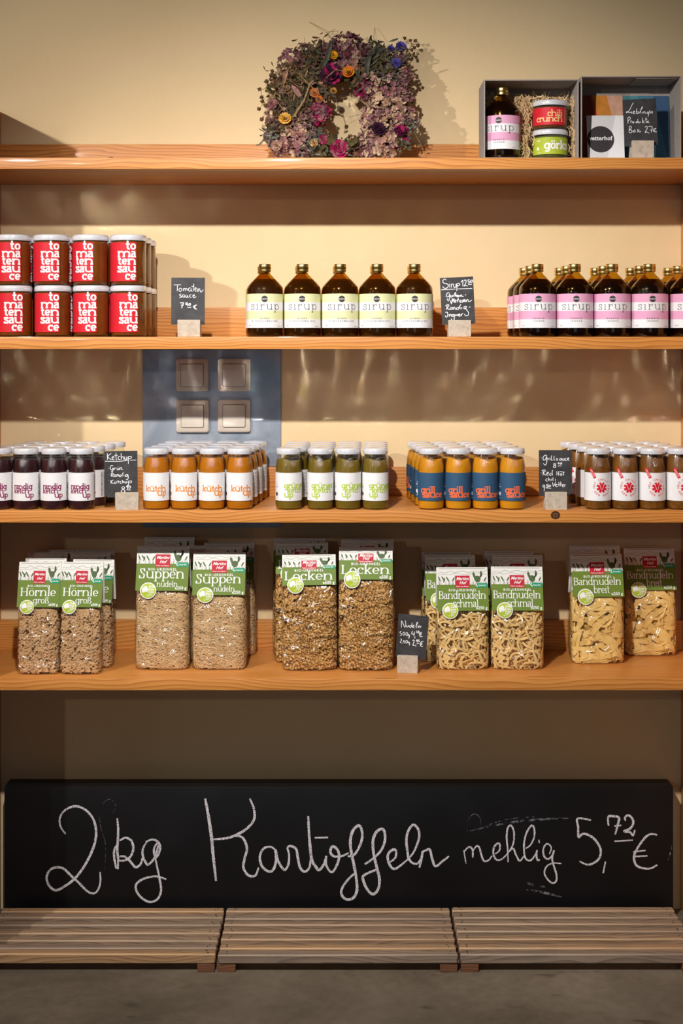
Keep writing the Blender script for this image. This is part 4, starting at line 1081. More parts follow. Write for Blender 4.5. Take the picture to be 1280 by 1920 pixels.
PL = [  # kind, px of centre (at its own depth), y centre, z scale, turn, roll, where
    ('horn', 73.5, .0580, 1.0, .02, .035, 'left stack, foremost'), ('horn', 152, .0580, 1.0, .02, .045, 'right stack, foremost'),
    ('horn', 86, .1180, 1.0, 0, .01, 'left stack, second from the front'), ('horn', 90, .1780, 1.01, .02, .0, 'left stack, third from the front'), ('horn', 101, .2380, 1.0, -.02, .02, 'left stack, against the wall'),
    ('horn', 174, .1180, .985, -.02, .03, 'right stack, second from the front'), ('horn', 170, .1780, 1.01, .02, .0, 'right stack, third from the front'), ('horn', 179, .2380, 1.0, -.02, .0, 'right stack, against the wall'),
    ('thread', 305.5, .1050, 1.0, -.01, .015, 'front row, the taller left one'), ('thread', 412, .1050, .945, .01, -.005, 'front row, the lower right one'),
    ('thread', 318, .2420, 1.0, .0, .0, 'back row, behind the left one'), ('thread', 406, .1735, .965, .0, .0, 'middle row, behind the right one'), ('thread', 432, .2420, .955, -.02, -.03, 'back row, peeping out on the right'),
    ('curl', 581, .0960, 1.0, .03, -.030, 'front row, left one'), ('curl', 685.5, .0960, 1.065, -.01, .0, 'front row, right one'),
    ('curl', 566, .1680, 1.065, .03, .0, 'left stack, second from the front'), ('curl', 561, .2380, 1.065, .0, .0, 'left stack, against the wall'),
    ('curl', 688, .1680, 1.09, -.03, .01, 'right stack, second from the front'), ('curl', 690, .2380, 1.06, .02, -.01, 'right stack, against the wall'),
    ('narrow', 866, .1050, 1.0, .02, -.008, 'front row, left one'), ('narrow', 968, .1060, 1.005, -.02, .0, 'front row, right one'),
    ('narrow', 843, .1720, 1.075, .02, .0, 'left pair, middle one'), ('narrow', 836, .2400, 1.06, 0, .0, 'left pair, against the wall'),
    ('narrow', 969, .1740, 1.075, .0, .0, 'right pair, middle one'), ('narrow', 954, .2420, 1.07, .0, .0, 'right pair, against the wall'),
    ('wide', 1118, .1600, .995, .02, -.020, 'nearest of the three'), ('wide', 1217, .2400, 1.0, -.02, -.020, 'right-hand one in the shade'), ('wide', 1114, .2340, 1.03, .0, .0, 'behind the nearest one')]
for kind, px, y, zs, rz, roll, where in PL:
    key = 'bag'+kind; loc = (SX(px, y), y, Z4+.0004); lab = '%s, %s' % (BAGDESC[kind], where)
    if key not in used:
        used.add(key); o = B[kind]; o.location = loc; o.rotation_euler = (0, roll*.35, rz); o.scale = (1, 1, zs); o['label'] = lab; o['group'] = BAGGRP[kind]
    else: dup(B[kind], loc, rz, lab, BAGGRP[kind], scale=(1, 1, zs), roll=roll*.35)

# ------------------------------------------------------------------ top shelf: gift box, lid, cards, jars
def open_box(name, label, px0, px1, ptop, y0, depth, th, cat):
    x0, x1 = SX(px0, y0), SX(px1, y0); z1 = SZ(ptop, y0)-Z1; w = x1-x0
    t = thing(name, label, cat, ((x0+x1)/2, y0, Z1+.0003))
    m = MB(); h = w/2
    m.bevel_box(-h, h, depth-th, depth, 0, z1, 'grey_card', .0008, 1)
    m.obj('bottom_panel', t)
    m = MB()
    m.bevel_box(-h, -h+th, 0, depth-th, 0, z1, 'grey_card', .0008, 1); m.bevel_box(h-th, h, 0, depth-th, 0, z1, 'grey_card', .0008, 1)
    m.bevel_box(-h+th, h-th, 0, depth-th, z1-th, z1, 'grey_card', .0008, 1); m.bevel_box(-h+th, h-th, 0, depth-th, 0, th, 'grey_card', .0008, 1)
    m.obj('side_walls', t)
    return t, x0, x1, z1
gift, gx0, gx1, gz = open_box('gift_box', 'open grey cardboard gift box standing on edge, filled with wood wool', 907, 1085, 149, .020, .112, .0028, 'box')
lidb, lx0, lx1, lz = open_box('box_lid', 'empty grey cardboard box lid with printed cards leaning in it', 1089, 1277, 142.5, .022, .100, .0026, 'box')
# a folded flap glued inside the lid's upper wall
m = MB(); m.bevel_box(.012, .100, .006, .090, lz-.0046, lz-.0028, 'grey_card', .0006, 1); m.obj('inner_flap', lidb)
# wood wool
m = MB(); R = random.Random(4)
for k in range(1500):
    x = R.uniform(gx0+.010, gx1-.010); z = R.uniform(Z1+.006, Z1+gz-.020); y = R.uniform(.106, .126)
    hole = [(SX(941, .06), .040, .118, .060), (SX(1030, .062), .040, .112, .064)]
    for hx, hr, hz, hy in hole:
        pass
    L = R.uniform(.014, .040); a = R.uniform(0, PI); cv = R.uniform(-60, 60); yy = y; dy = R.uniform(-.010, .006)
    pts = []
    for s in range(6):
        q = s/5-.5; ang = a+cv*L*q
        px_ = x+L*q*math.cos(ang); pz_ = z+L*q*math.sin(ang); py_ = yy+dy*math.sin(q*5+a)
        px_ = min(max(px_, gx0+.0045), gx1-.0045); pz_ = min(max(pz_, Z1+.0045), Z1+gz-.0060); py_ = min(py_, .127)
        pts.append((px_, py_, pz_))
    wd = R.uniform(.0006, .0013)
    vv = []
    for s, p in enumerate(pts):
        p2 = pts[min(s+1, 5)]; p1 = pts[max(s-1, 0)]; tx, tz = p2[0]-p1[0], p2[2]-p1[2]; l = math.hypot(tx, tz) or 1
        vv += [(p[0]-tz/l*wd, p[1], p[2]+tx/l*wd), (p[0]+tz/l*wd, p[1]+.0006, p[2]-tx/l*wd)]
    m.add(vv, [(2*s, 2*s+1, 2*s+3, 2*s+2) for s in range(5)], R.choice(['wool_light', 'wool_light', 'wool_dark']))
# strands that fill the sides around the bottle and the jars
for k in range(420):
    zone = R.choice([(SX(988, .05), .006), (SX(1078, .05), .005), (SX(988, .05), .008)])
    x = R.gauss(zone[0], zone[1]); z = R.uniform(Z1+.006, Z1+gz*.80); y = R.uniform(.050, .10); L = R.uniform(.012, .026); a = R.gauss(PI/2, .6)
    pts = [(min(max(x+L*(s/5-.5)*math.cos(a+s*.15), gx0+.0045), gx1-.0045), y+.002*math.sin(s), min(max(z+L*(s/5-.5)*math.sin(a+s*.15), Z1+.0045), Z1+gz-.006)) for s in range(6)]
    wd = R.uniform(.0006, .0012); vv = []
    for p in pts: vv += [(p[0]-wd, p[1], p[2]), (p[0]+wd, p[1]+.0005, p[2])]
    m.add(vv, [(2*s, 2*s+1, 2*s+3, 2*s+2) for s in range(5)], R.choice(['wool_light', 'wool_dark']))
o = m.obj('wood_wool'); tag(o, 'straw-coloured wood wool filling the grey gift box', 'packing', None, 'stuff')
dup(syr['pink'], (SX(941, .062), .062, Z1+.0032), math.radians(-17), 'dark syrup bottle with pink striped label standing in the gift box', 'gift box contents')
def make_small_jar(kind):
    t = thing('preserve_jar', 'jar', 'jar'); r = .0365
    m = MB(); m.lathe([(0, .002), (.026, .0015), (.031, 0), (.0345, .002), (r-.0006, .007), (r, .013), (r, .044), (.0357, .0468), (.0345, .049), (.0345, .053)], 'clear_glass', 40); m.obj('glass', t)
    m = MB(); m.lathe([(0, .0035), (.031, .003), (.0345, .007), (.0352, .013), (.0352, .0440), (.0340, .0475), (0, .0475)], 'chili_crunch_filling' if kind == 'chili' else 'cucumber_filling', 36); m.obj('filling', t)
    m = MB(); m.lathe(lid_profile(.0378, .0115, .0505), 'lid_white', 40); m.obj('lid', t)
    rr = r+.0003; f = cyl(rr); m = MB()
    if kind == 'chili':
        label_sheet(m, rr, -.062, .034, [(.0085, .0450, 'paper_red')])
        for w, x, y in (('chili', .0215, .0258), ('crunch', .0215, .0146)):
            q, _ = slab(w, .0098, .25, .20, .10, -.01, 'r', .92); m.flat(shift(q, x, y), f, 'ink_cream', .0002)
        small_print(m, f, .0270, .041, .006, 12, 'ink_cream', .0026)
    else:
        label_sheet(m, rr, -.062, .062, [(.0085, .0440, 'paper_acid')])
        q, _ = slab('görks', .0130, .28, .23, .10, -.02, 'l', .93); m.flat(shift(q, -.0175, .0190), f, 'ink_white', .0002)
        m.flat(disc2(-.0325, .0205, .0034, 16, 3), f, 'ink_white', .00015); small_print(m, f, -.0350, .0385, .009, 3, 'ink_white', .0014)
        small_print(m, f, -.0350, .0120, .010, 1, 'ink_white')
    m.obj('label', t); return t
j = make_small_jar('green'); j.location = (SX(1031, .066), .066, Z1+.0032); j.rotation_euler = (0, 0, -.02); tag(j, 'squat jar of pickles with acid green label, bottom of the pair in the gift box', None, 'gift box contents')
j = make_small_jar('chili'); j.location = (SX(1031, .066), .066, Z1+.0032+.0619); j.rotation_euler = (0, 0, .03); tag(j, 'squat chili jar with red label standing on the green-labelled jar', None, 'gift box contents')

# cards leaning in the lid
def card(name, label, px0, px1, ptop, y0, y1, build, zoff=.0005):
    """thin card leaning back from y0 at the foot to y1 at the top"""
    yb = .022+.100-.0026
    zb = Z1+.0032
    x0, x1 = SX(px0, y0), SX(px1, y0); z1 = SZ(ptop, y1)
    Hh = z1-zb; w = x1-x0
    m = MB(); th = .0007
    f = lambda u, v, off: (u, (y1-y0)*v/Hh-off, v)
    build(m, f, w, Hh)
    m.add([f(-w/2, 0, -th), f(w/2, 0, -th), f(w/2, Hh, -th), f(-w/2, Hh, -th)], [(3, 2, 1, 0)], 'card_white')
    o = m.obj(name, None, ((x0+x1)/2, y0, zb)); tag(o, label, 'card', 'cards in the box lid'); return o
def poly(m, f, pts, mat): m.add([f(u, v, 0) for u, v in pts], [tuple(range(len(pts)))], mat)
def orange_card(m, f, w, H):
    L = lambda s: -w/2+s*w
    xs0 = [(0, 0), (.25, .62), (.36, .87), (.73, 1.24), (1.0, 1.6)]   # stripe edges at the top and their foot
    tops = [0, .25, .62, 1.0]; 
    poly(m, f, [(L(0), 0), (L(.46), 0), (L(.24), H), (L(0), H)], 'stripe_darkred')
    poly(m, f, [(L(.46), 0), (L(.72), 0), (L(.265), H), (L(.24), H)], 'stripe_red')
    poly(m, f, [(L(.72), 0), (L(1.0), 0), (L(1.0), H*.05), (L(.62), H), (L(.265), H)], 'stripe_orange')
    poly(m, f, [(L(1.0), H*.05), (L(1.0), H), (L(.62), H)], 'stripe_peach')
def blue_card(m, f, w, H):
    L = lambda s: -w/2+s*w
    poly(m, f, [(L(0), 0), (L(.55), 0), (L(.0), H*.75)], 'stripe_deepteal')
    poly(m, f, [(L(0), H*.75), (L(.55), 0), (L(.72), 0), (L(.33), H), (L(0), H)], 'stripe_teal')
    poly(m, f, [(L(.72), 0), (L(.98), 0), (L(.66), H), (L(.33), H)], 'stripe_sea')
    poly(m, f, [(L(.98), 0), (L(1), 0), (L(1), H), (L(.66), H)], 'stripe_navy')
def logo_card(m, f, w, H):
    poly(m, f, [(-w/2, 0), (w/2, 0), (w/2, H), (-w/2, H)], 'paper_white')
    m.flat(disc2(-w*.135, H*.47, w*.365, 48, 1), f, 'ink_dark', .0003)
    m.flat(shift(sans('vetterhof', w*.165, bold=.00035), -w*.135, H*.45), f, 'ink_white', .0006)
card('striped_card', 'orange and peach striped card at the back of the box lid', 1090, 1168.5, 179, .106, .1175, orange_card)
card('striped_card', 'teal and navy striped card at the back right of the box lid', 1169, 1255.5, 180, .106, .1175, blue_card)
card('logo_card', 'white card with a dark round logo leaning in the box lid', 1101.5, 1171, 216.5, .072, .088, logo_card)
price_sign('slate sign with favourite products box price in front of the striped cards', (1160, 175, 15.06), [(120,180),(1060,140),(1092,1450),(165,1500)],
  [(24, '410,265 360,340 300,470 240,540 205,545 230,510 290,545 340,540|355,505 350,555 380,555|395,545 440,525 425,500 400,530 420,575 460,565|505,430 490,530 510,575 550,560 545,520 500,530|570,560 660,400 650,390 610,500 625,570|660,520 660,560|690,570 700,520 730,520 745,570|830,520 790,540 800,570 840,545 880,480|850,540 820,660|880,545 930,510 945,550 890,560|250,690 255,855|245,690 290,665 320,710 260,780|330,770 335,840|335,790 360,770|395,790 375,820 400,840 425,815 395,790|520,790 480,810 490,835 525,820|530,720 530,830|555,790 555,830 590,830 595,790 600,835|660,690 665,840|715,770 670,800 720,840|760,680 765,810 790,820|740,735 800,725|800,800 835,790 815,780 800,820 855,830|295,940 285,1100|285,940 340,930 340,1000 290,1030 350,1040 370,1085 320,1120 280,1090|440,1030 405,1070 430,1100 460,1070 440,1030|510,1010 560,1090|575,1020 510,1100|560,1090 605,1090 590,1060|730,960 775,930 800,980 735,1105 790,1090 850,1130|830,935 935,945 910,1105|870,1040 940,1030|1050,985 985,1010 975,1070 1065,1090|965,1045 1035,1035')],
  (1185, 1226, 264, 297), .030, shelf_z=Z1+.0032)
m = MB(); m.lathe([(0, .0028), (.0035, .0026), (.0052, .0016), (.0056, .0004), (.0050, 0)], 'steel', 24)
o = m.obj('metal_stud', None, (SX(208, .006), .0075, Z1)); tag(o, 'small shiny metal stud on the top shelf near its left end', 'stud')

# ------------------------------------------------------------------ dried flower wreath
def wy(z): return .150+(z-Z1)*.42      # the wreath leans back against the wall
def wpt(px, py, dy=0.0):
    y = .2
    for _ in range(3): y = wy(SZ(py, y))
    return Vector((SX(px, y), y+dy, SZ(py, y)))
wr = thing('flower_wreath', 'wreath of dried hydrangeas and strawflowers leaning on the wall', 'wreath', (0, 0, 0))
def ring_at(t):
    """centre line and half width (px) of the wreath"""
    c, s = math.cos(t), math.sin(t)
    x = 641+92*sgnpow(c, .80); y = 204-(82 if s > 0 else 76)*sgnpow(s, .80)
    hw = (52 if c < 0 else 44)*abs(c)**1.2 + (44 if s > 0 else 20)*abs(s)**1.2
    return x, y, min(hw, 52)
m = MB(); nt, nsq = 40, 10; vv = []; ff = []
for i in range(nt):
    t = 2*PI*i/nt; x, y, hw = ring_at(t); p = wpt(x, y); e = .00118
    for k in range(nsq):
        a = 2*PI*k/nsq; rad = hw*.72*math.cos(a)
        q = wpt(x+rad*math.cos(t), y-rad*math.sin(t)); q.y = p.y+.022*math.sin(a)+(q.y-p.y)
        q.z = max(q.z, Z1+.003); q.y = min(q.y, DEPTH-.004 if q.z > Z1+.075 else DEPTH-.026); vv.append(tuple(q))
for i in range(nt):
    for k in range(nsq):
        i2, k2 = (i+1) % nt, (k+1) % nsq; ff.append((i*nsq+k, i*nsq+k2, i2*nsq+k2, i2*nsq+k))
m.add(vv, ff, 'straw_base', True); m.obj('straw_ring', wr)
R = random.Random(21)
def petal(mb, c, d, u, L, wd, mat, curl=.3):
    """a small cupped petal from c along u, facing d"""
    u = u.normalized(); v = d.cross(u)
    if v.length < 1e-4: v = Vector((1, 0, 0)).cross(u)
    v.normalize(); n = u.cross(v)
    A = [c, c+u*L*.5+v*wd*.5+n*L*curl*.15, c+u*L*.5-v*wd*.5+n*L*curl*.15, c+u*L*.88+v*wd*.36+n*L*curl*.6, c+u*L*.88-v*wd*.36+n*L*curl*.6, c+u*L+n*L*curl*.85]
    mb.add([tuple(a) for a in A], [(0, 1, 2), (1, 3, 4, 2), (3, 5, 4)], mat)
def clampw(p):
    p.z = max(p.z, Z1+.004); p.y = min(p.y, (DEPTH-.003) if p.z > Z1+.078 else DEPTH-.026); return p
def hydrangea(px, py, rpx, mats, n):
    m = MB(); c = wpt(px, py, -.016); r = rpx*.00118
    for _ in range(n):
        th = R.uniform(0, 2*PI); ph = math.acos(R.uniform(-.15, 1))
        d = Vector((math.sin(ph)*math.cos(th), -math.cos(ph), math.sin(ph)*math.sin(th)))
        p = c+Vector((d.x*r, d.y*r*.75, d.z*r))*R.uniform(.82, 1.05); clampw(p)
        e = (d+Vector((R.uniform(-.5, .5), R.uniform(-.5, .5), R.uniform(-.5, .5)))).normalized(); mt = R.choice(mats)
        t1 = e.cross(Vector((0, 0, 1))); t1 = t1.normalized() if t1.length > .05 else Vector((1, 0, 0)); t2 = e.cross(t1); a0 = R.uniform(0, 2)
        L = R.uniform(.0060, .0092)
        for k in range(4):
            a = a0+k*PI/2+R.uniform(-.2, .2); petal(m, p, e, t1*math.cos(a)+t2*math.sin(a), L, L*.95, mt, R.uniform(.0, .9))
    m.obj('hydrangea_head', wr)
PAL = {'mar': ['petal_maroon', 'petal_maroon', 'petal_lilac', 'petal_rose'], 'ros': ['petal_rose', 'petal_rose', 'petal_pink', 'petal_lilac', 'petal_beige'],
       'bei': ['petal_beige', 'petal_beige', 'petal_rose', 'petal_fade'], 'lil': ['petal_lilac', 'petal_lilac', 'petal_rose', 'petal_pink'], 'mag': ['petal_magenta', 'petal_magenta', 'petal_pink', 'petal_lilac'], 'dul': ['petal_fade', 'leaf_brown', 'petal_rose', 'leaf_olive']}
for px, py, r, pal, n in ((650, 98, 34, 'mar', 120), (680, 110, 26, 'mar', 70), (640, 112, 22, 'ros', 60), (668, 122, 20, 'bei', 40), (615, 105, 24, 'mar', 60),
    (548, 118, 24, 'lil', 70), (575, 108, 22, 'dul', 50), (530, 148, 22, 'ros', 50), (522, 172, 22, 'dul', 50), (553, 180, 24, 'dul', 50), (520, 215, 20, 'ros', 50),
    (590, 130, 22, 'dul', 40), (600, 170, 18, 'dul', 30), (595, 215, 24, 'mag', 70), (575, 222, 22, 'lil', 60), (548, 250, 26, 'bei', 80), (570, 262, 26, 'ros', 80), (520, 245, 18, 'lil', 40),
    (530, 278, 18, 'ros', 50), (560, 282, 20, 'ros', 60), (510, 262, 14, 'lil', 30), (735, 118, 24, 'lil', 70), (752, 145, 20, 'ros', 50), (700, 165, 28, 'ros', 90), (735, 172, 28, 'ros', 90), (680, 168, 16, 'mag', 30), (755, 190, 20, 'ros', 50),
    (712, 200, 24, 'bei', 60), (745, 215, 26, 'bei', 80), (762, 222, 18, 'ros', 40), (700, 225, 24, 'ros', 70), (694, 254, 20, 'bei', 60), (690, 275, 24, 'ros', 80), (720, 240, 24, 'bei', 60), (725, 275, 28, 'bei', 90), (750, 262, 20, 'mag', 40), (712, 285, 18, 'bei', 40), (670, 280, 16, 'lil', 40), (752, 235, 20, 'ros', 50)):
    hydrangea(px, py, r, PAL[pal], n)
def strawflower(px, py, rpx, mats, dy=-.052, name='strawflower', core='seed_brown', layers=4):
    m = MB(); c = wpt(px, py, dy); r = rpx*.00118; d = Vector((R.uniform(-.25, .25), -1, R.uniform(-.1, .35))).normalized()
    t1 = d.cross(Vector((0, 0, 1))).normalized(); t2 = d.cross(t1)
    for ly in range(layers):
        n = 16-2*ly; rr = r*(1-.2*ly)
        for k in range(n):
            a = 2*PI*k/n+ly*.3+R.uniform(-.08, .08); u = (t1*math.cos(a)+t2*math.sin(a)+d*(.12+.32*ly)).normalized()
            p = c+d*(.0015*ly); petal(m, p, d, u, rr, rr*.42, R.choice(mats), .35)
    m.ball(c+d*.004, r*.28, core, 10, 6); m.ball(c-d*.006, r*.55, 'leaf_brown', 10, 6)
    for i, p in enumerate(m.v): m.v[i] = tuple(clampw(Vector(p)))
    return m.obj(name, wr)
for a in ((536, 231, 13, ['petal_yellow', 'petal_yellow', 'petal_gold'], -.056), (653, 145, 13, ['petal_orange', 'petal_orange', 'petal_gold'], -.054), (625, 112, 9, ['petal_gold'], -.050),
          (590, 182, 10, ['petal_fade', 'petal_orange'], -.048), (598, 194, 8, ['petal_orange', 'petal_fade'], -.05), (512, 202, 10, ['petal_pink', 'petal_rose'], -.05), (520, 279, 11, ['petal_rose', 'petal_beige'], -.05), (606, 268, 10, ['petal_magenta', 'petal_pink'], -.05), (590, 275, 8, ['petal_fade', 'petal_yellow'], -.05), (625, 178, 7, ['petal_fade', 'petal_gold'], -.05)):
    strawflower(*a)
for a in ((622, 148, 24, ['petal_dark', 'petal_dark', 'petal_maroon', 'petal_dark', 'petal_magenta'], -.044, 'zinnia', 'petal_dark', 6), (635, 285, 19, ['petal_magenta', 'petal_magenta', 'petal_pink'], -.050, 'zinnia', 'petal_magenta', 6), (708, 250, 15, ['petal_dark'], -.052, 'zinnia', 'petal_dark', 6), (748, 252, 12, ['petal_magenta', 'petal_dark'], -.05, 'zinnia', 'petal_dark', 5),
          (750, 94, 12, ['petal_blue'], -.03, 'cornflower', 'petal_dark', 5), (731, 98, 8, ['petal_blue'], -.035, 'cornflower', 'petal_dark', 4), (741, 126, 10, ['petal_blue'], -.045, 'cornflower', 'petal_dark', 4)):
    strawflower(*a)
def twig(pts, r, mat, heads=(), name='seed_stem', hr=.0042, hmat='seed_brown'):
    m = MB(); P = [clampw(wpt(x, y, dy)) for x, y, dy in pts]
    P3 = []
    for i in range(len(P)-1):
        for k in range(4): P3.append(P[i].lerp(P[i+1], k/4))
    P3.append(P[-1]); m.tube(P3, r, mat, 5)
    for x, y, dy in heads:
        q = clampw(wpt(x, y, dy)); m.ball(q, hr*R.uniform(.8, 1.15), hmat, 8, 6)
        for k in range(7):
            a = R.uniform(0, 2*PI); petal(m, q, Vector((0, -1, 0)), Vector((math.cos(a), R.uniform(-.6, .2), math.sin(a))), hr*1.35, hr*.6, hmat, .2)
        near = min(P3, key=lambda s: (s-q).length)
        m.tube([near, near.lerp(q, .5)+Vector((0, -.002, .001)), q], r*.7, mat, 4)
    m.obj(name, wr)
D = -.05
twig([(535, 215, D), (515, 190, D), (500, 170, -.03), (488, 172, -.02)], .0009, 'stem_straw', [(487, 170, -.02), (491, 185, -.02), (493, 194, -.03), (486, 207, -.02), (491, 226, -.02), (501, 157, -.03), (499, 202, -.03)])
twig([(560, 170, D), (535, 150, D), (514, 138, -.03)], .0009, 'stem_straw', [(511, 136, -.02), (513, 146, -.03), (517, 158, -.04), (538, 128, -.05), (549, 130, -.05)])
twig([(740, 130, D), (760, 105, -.02), (772, 85, -.01)], .0009, 'stem_straw', [(758, 73, -.01), (769, 78, -.01), (778, 78, -.01), (776, 91, -.01), (783, 87, -.01), (771, 97, -.02), (762, 98, -.03), (775, 103, -.01)], hr=.0038)
twig([(745, 160, D), (768, 148, -.02), (780, 146, -.01)], .0008, 'stem_straw', [(777, 141, -.01), (781, 147, -.01), (772, 128, -.01), (774, 136, -.01)], hr=.0032)
twig([(552, 225, D), (572, 195, -.058), (582, 165, -.056), (588, 160, -.055)], .0022, 'stem_straw', (), 'twig')
twig([(566, 152, D), (580, 166, -.058), (600, 185, -.052)], .0009, 'stem_straw', (), 'twig')
twig([(610, 155, D), (630, 140, -.062), (650, 145, -.060)], .0010, 'stem_straw', (), 'twig')
for pts in ([(625, 80, -.02), (610, 60, -.01), (580, 41, 0.0)], [(620, 75, -.02), (612, 62, -.01), (635, 60, -.01)], [(600, 82, -.02), (612, 66, -.01), (628, 54, 0)], [(548, 110, -.03), (560, 82, -.01), (563, 80, -.01)], [(571, 85, -.02), (571, 72, -.01)],
            [(640, 190, -.04), (660, 185, -.045), (690, 205, -.05)], [(655, 235, -.03), (672, 226, -.03), (690, 218, -.04)], [(750, 230, -.04), (775, 250, -.02), (790, 275, -.01), (794, 294, -.01)], [(700, 80, -.02), (701, 62, -.01), (702, 50, 0)]):
    twig(pts, .0005, 'stem_straw', (), 'grass_stalk')
twig([(628, 182, -.04), (634, 205, -.03), (631, 215, -.03)], .0007, 'leaf_grey', [(635, 206, -.03)], 'seed_stem', .0040, 'leaf_grey')
def leafs(name, spec, mats, n, L, wd, spread, curl=.6):
    px, py, r = spec; m = MB()
    for _ in range(n):
        c = wpt(px+R.gauss(0, r*.5), py+R.gauss(0, r*.5), R.uniform(-.048, -.022))
        a = R.uniform(0, 2*PI); u = Vector((math.cos(a), R.uniform(-.7, .1), math.sin(a))); petal(m, c, Vector((0, -1, 0)), u, L*R.uniform(.6, 1.2), wd*R.uniform(.7, 1.2), R.choice(mats), curl)
    for i, p in enumerate(m.v): m.v[i] = tuple(clampw(Vector(p)))
    m.obj(name, wr)
for spec, mats, n, L, wd in (((590, 112, 30), ['leaf_olive', 'leaf_grey', 'leaf_brown'], 110, .022, .0045), ((548, 160, 34), ['leaf_olive', 'leaf_brown', 'stem_straw'], 190, .020, .0030), ((560, 200, 28), ['leaf_olive', 'leaf_brown', 'leaf_grey'], 160, .018, .0032),
    ((710, 110, 30), ['leaf_grey', 'leaf_grey', 'leaf_olive'], 110, .024, .0050), ((725, 140, 26), ['leaf_grey', 'leaf_silver', 'leaf_olive'], 90, .016, .0034), ((662, 158, 18), ['leaf_olive', 'leaf_grey', 'leaf_brown'], 50, .020, .006), ((606, 178, 14), ['leaf_grey', 'leaf_brown'], 40, .018, .005),
    ((624, 276, 14), ['leaf_olive', 'leaf_olive', 'leaf_grey'], 34, .022, .009), ((656, 281, 14), ['leaf_olive', 'leaf_brown'], 30, .020, .009), ((512, 258, 18), ['leaf_silver', 'leaf_grey'], 60, .018, .0030), ((590, 258, 16), ['leaf_silver', 'leaf_grey'], 80, .018, .0026), ((580, 285, 20), ['leaf_grey', 'leaf_silver'], 50, .016, .003), ((755, 275, 16), ['leaf_grey', 'leaf_olive'], 40, .018, .004), ((770, 240, 12), ['leaf_silver', 'leaf_grey'], 50, .012, .0035), ((520, 240, 20), ['leaf_olive', 'leaf_brown'], 60, .016, .0034), ((640, 294, 36), ['leaf_grey', 'leaf_olive', 'leaf_brown'], 80, .014, .005)):
    leafs('leaf_cluster', spec, mats, n, L, wd, 1)
def big_leaf(pts, wd, mat):
    m = MB(); P = [wpt(x, y, dy) for x, y, dy in pts]; vv = []; n = len(P)
    for i, p in enumerate(P):
        t = (P[min(i+1, n-1)]-P[max(i-1, 0)]).normalized(); v = t.cross(Vector((0, -1, 0))).normalized(); s = math.sin(PI*(i+.35)/(n-.3))*wd
        vv += [tuple(p-v*s), tuple(p+Vector((0, .003, 0))), tuple(p+v*s)]
    m.add(vv, [f for i in range(n-1) for f in ((i*3, i*3+1, i*3+4, i*3+3), (i*3+1, i*3+2, i*3+5, i*3+4))], mat, True); m.obj('dried_leaf', wr)
big_leaf([(604, 138, -.055), (613, 120, -.062), (618, 100, -.060), (621, 84, -.05)], .0060, 'leaf_grey')
big_leaf([(600, 78, -.03), (598, 92, -.04), (600, 105, -.05)], .0045, 'leaf_grey')
big_leaf([(560, 85, -.02), (572, 88, -.03), (580, 98, -.04)], .0035, 'leaf_grey')
big_leaf([(688, 150, -.05), (687, 135, -.056), (690, 118, -.055), (700, 98, -.045)], .0060, 'leaf_grey')
big_leaf([(680, 125, -.05), (700, 105, -.05), (712, 95, -.04)], .0055, 'leaf_grey')
big_leaf([(534, 165, -.055), (536, 150, -.058), (541, 138, -.055)], .0055, 'petal_fade')
big_leaf([(548, 168, -.055), (558, 180, -.058), (566, 190, -.05)], .0060, 'petal_rose')
big_leaf([(644, 280, -.05), (656, 275, -.056), (670, 270, -.05)], .0080, 'leaf_olive')
big_leaf([(610, 272, -.05), (625, 275, -.056), (640, 282, -.05)], .0075, 'leaf_olive')

# ------------------------------------------------------------------ chalkboard at the bottom
YB = .240
bx0, bx1 = SX(8, YB), SX(1262, YB); bz1 = SZ(1475, YB); bz0 = .037
m = MB(); m.bevel_box(bx0, bx1, YB, DEPTH-.004, 0.0004, bz1, 'black_board', .002, 2)
board = thing('chalkboard', 'long black chalkboard with potato price behind the slatted racks', 'chalkboard', (0, 0, 0))
m.obj('board', board)
m = MB(); sB = (DIST+YB)/2667.0
def bconv(z):
    zx, zy, zs = z
    return lambda x, y: ((zx+x/zs-640)*sB, EYE-(zy+y/zs-640)*sB)
ZA, ZB_, ZC_, ZD, ZE = (60, 1480, 4.571), (360, 1480, 4.571), (620, 1520, 5.333), (850, 1510, 5.818), (1060, 1510, 6.4)
def bd(z, w, txt): draw(m, txt, bconv(z), w*.86*sB, 'chalk_thick', .0004, YB, .35, .10)
bd(ZA, 5.2, '287,382 245,320 238,250 275,185 360,145 440,165 510,230 545,320 545,430 505,550 440,670 365,765 280,830 205,865 150,830 125,760 150,695 210,668 270,680 330,735 400,800 470,870 520,892 560,870 585,800 583,708')
bd(ZA, 5.0, '730,248 738,340 735,440 730,520 738,600 735,685|735,470 705,520 705,590 722,680|750,440 800,415 850,440 868,510 840,580 790,610 745,610|750,575 790,575 830,605 860,640 890,668 930,640 945,590|980,455 950,510 950,570 970,620 995,645 1050,585 1085,470|975,450 1030,430 1080,450 1098,500 1080,560 1055,580 1045,510 1075,455|1055,580 1075,680 1095,780 1105,870 1075,940 1010,965 940,930 895,870 895,810 960,765 1060,745 1150,770')
bd(ZB_, 6.6, '112,78 140,230 165,400 180,560 205,785')
bd(ZB_, 5.4, '185,428 300,418 390,385 470,335 530,260 530,170 495,80|330,405 400,400 445,430 470,510 450,590 440,670 480,735 540,740 570,670|715,520 670,492 610,510 580,580 600,660 660,705 700,680 720,600 715,520 735,610 790,690 825,640 830,560 815,500|815,500 840,485 890,510 905,580 925,670 965,705 1005,670 1015,600|1050,415 1165,412|1150,570 1150,650 1195,710 1240,650 1260,570 1240,510 1200,490 1185,540 1220,575 1285,570 1340,545')
bd(ZB_, 6.2, '995,230 1000,350 1010,480 1025,600 1060,665 1090,690 1130,640 1150,570')
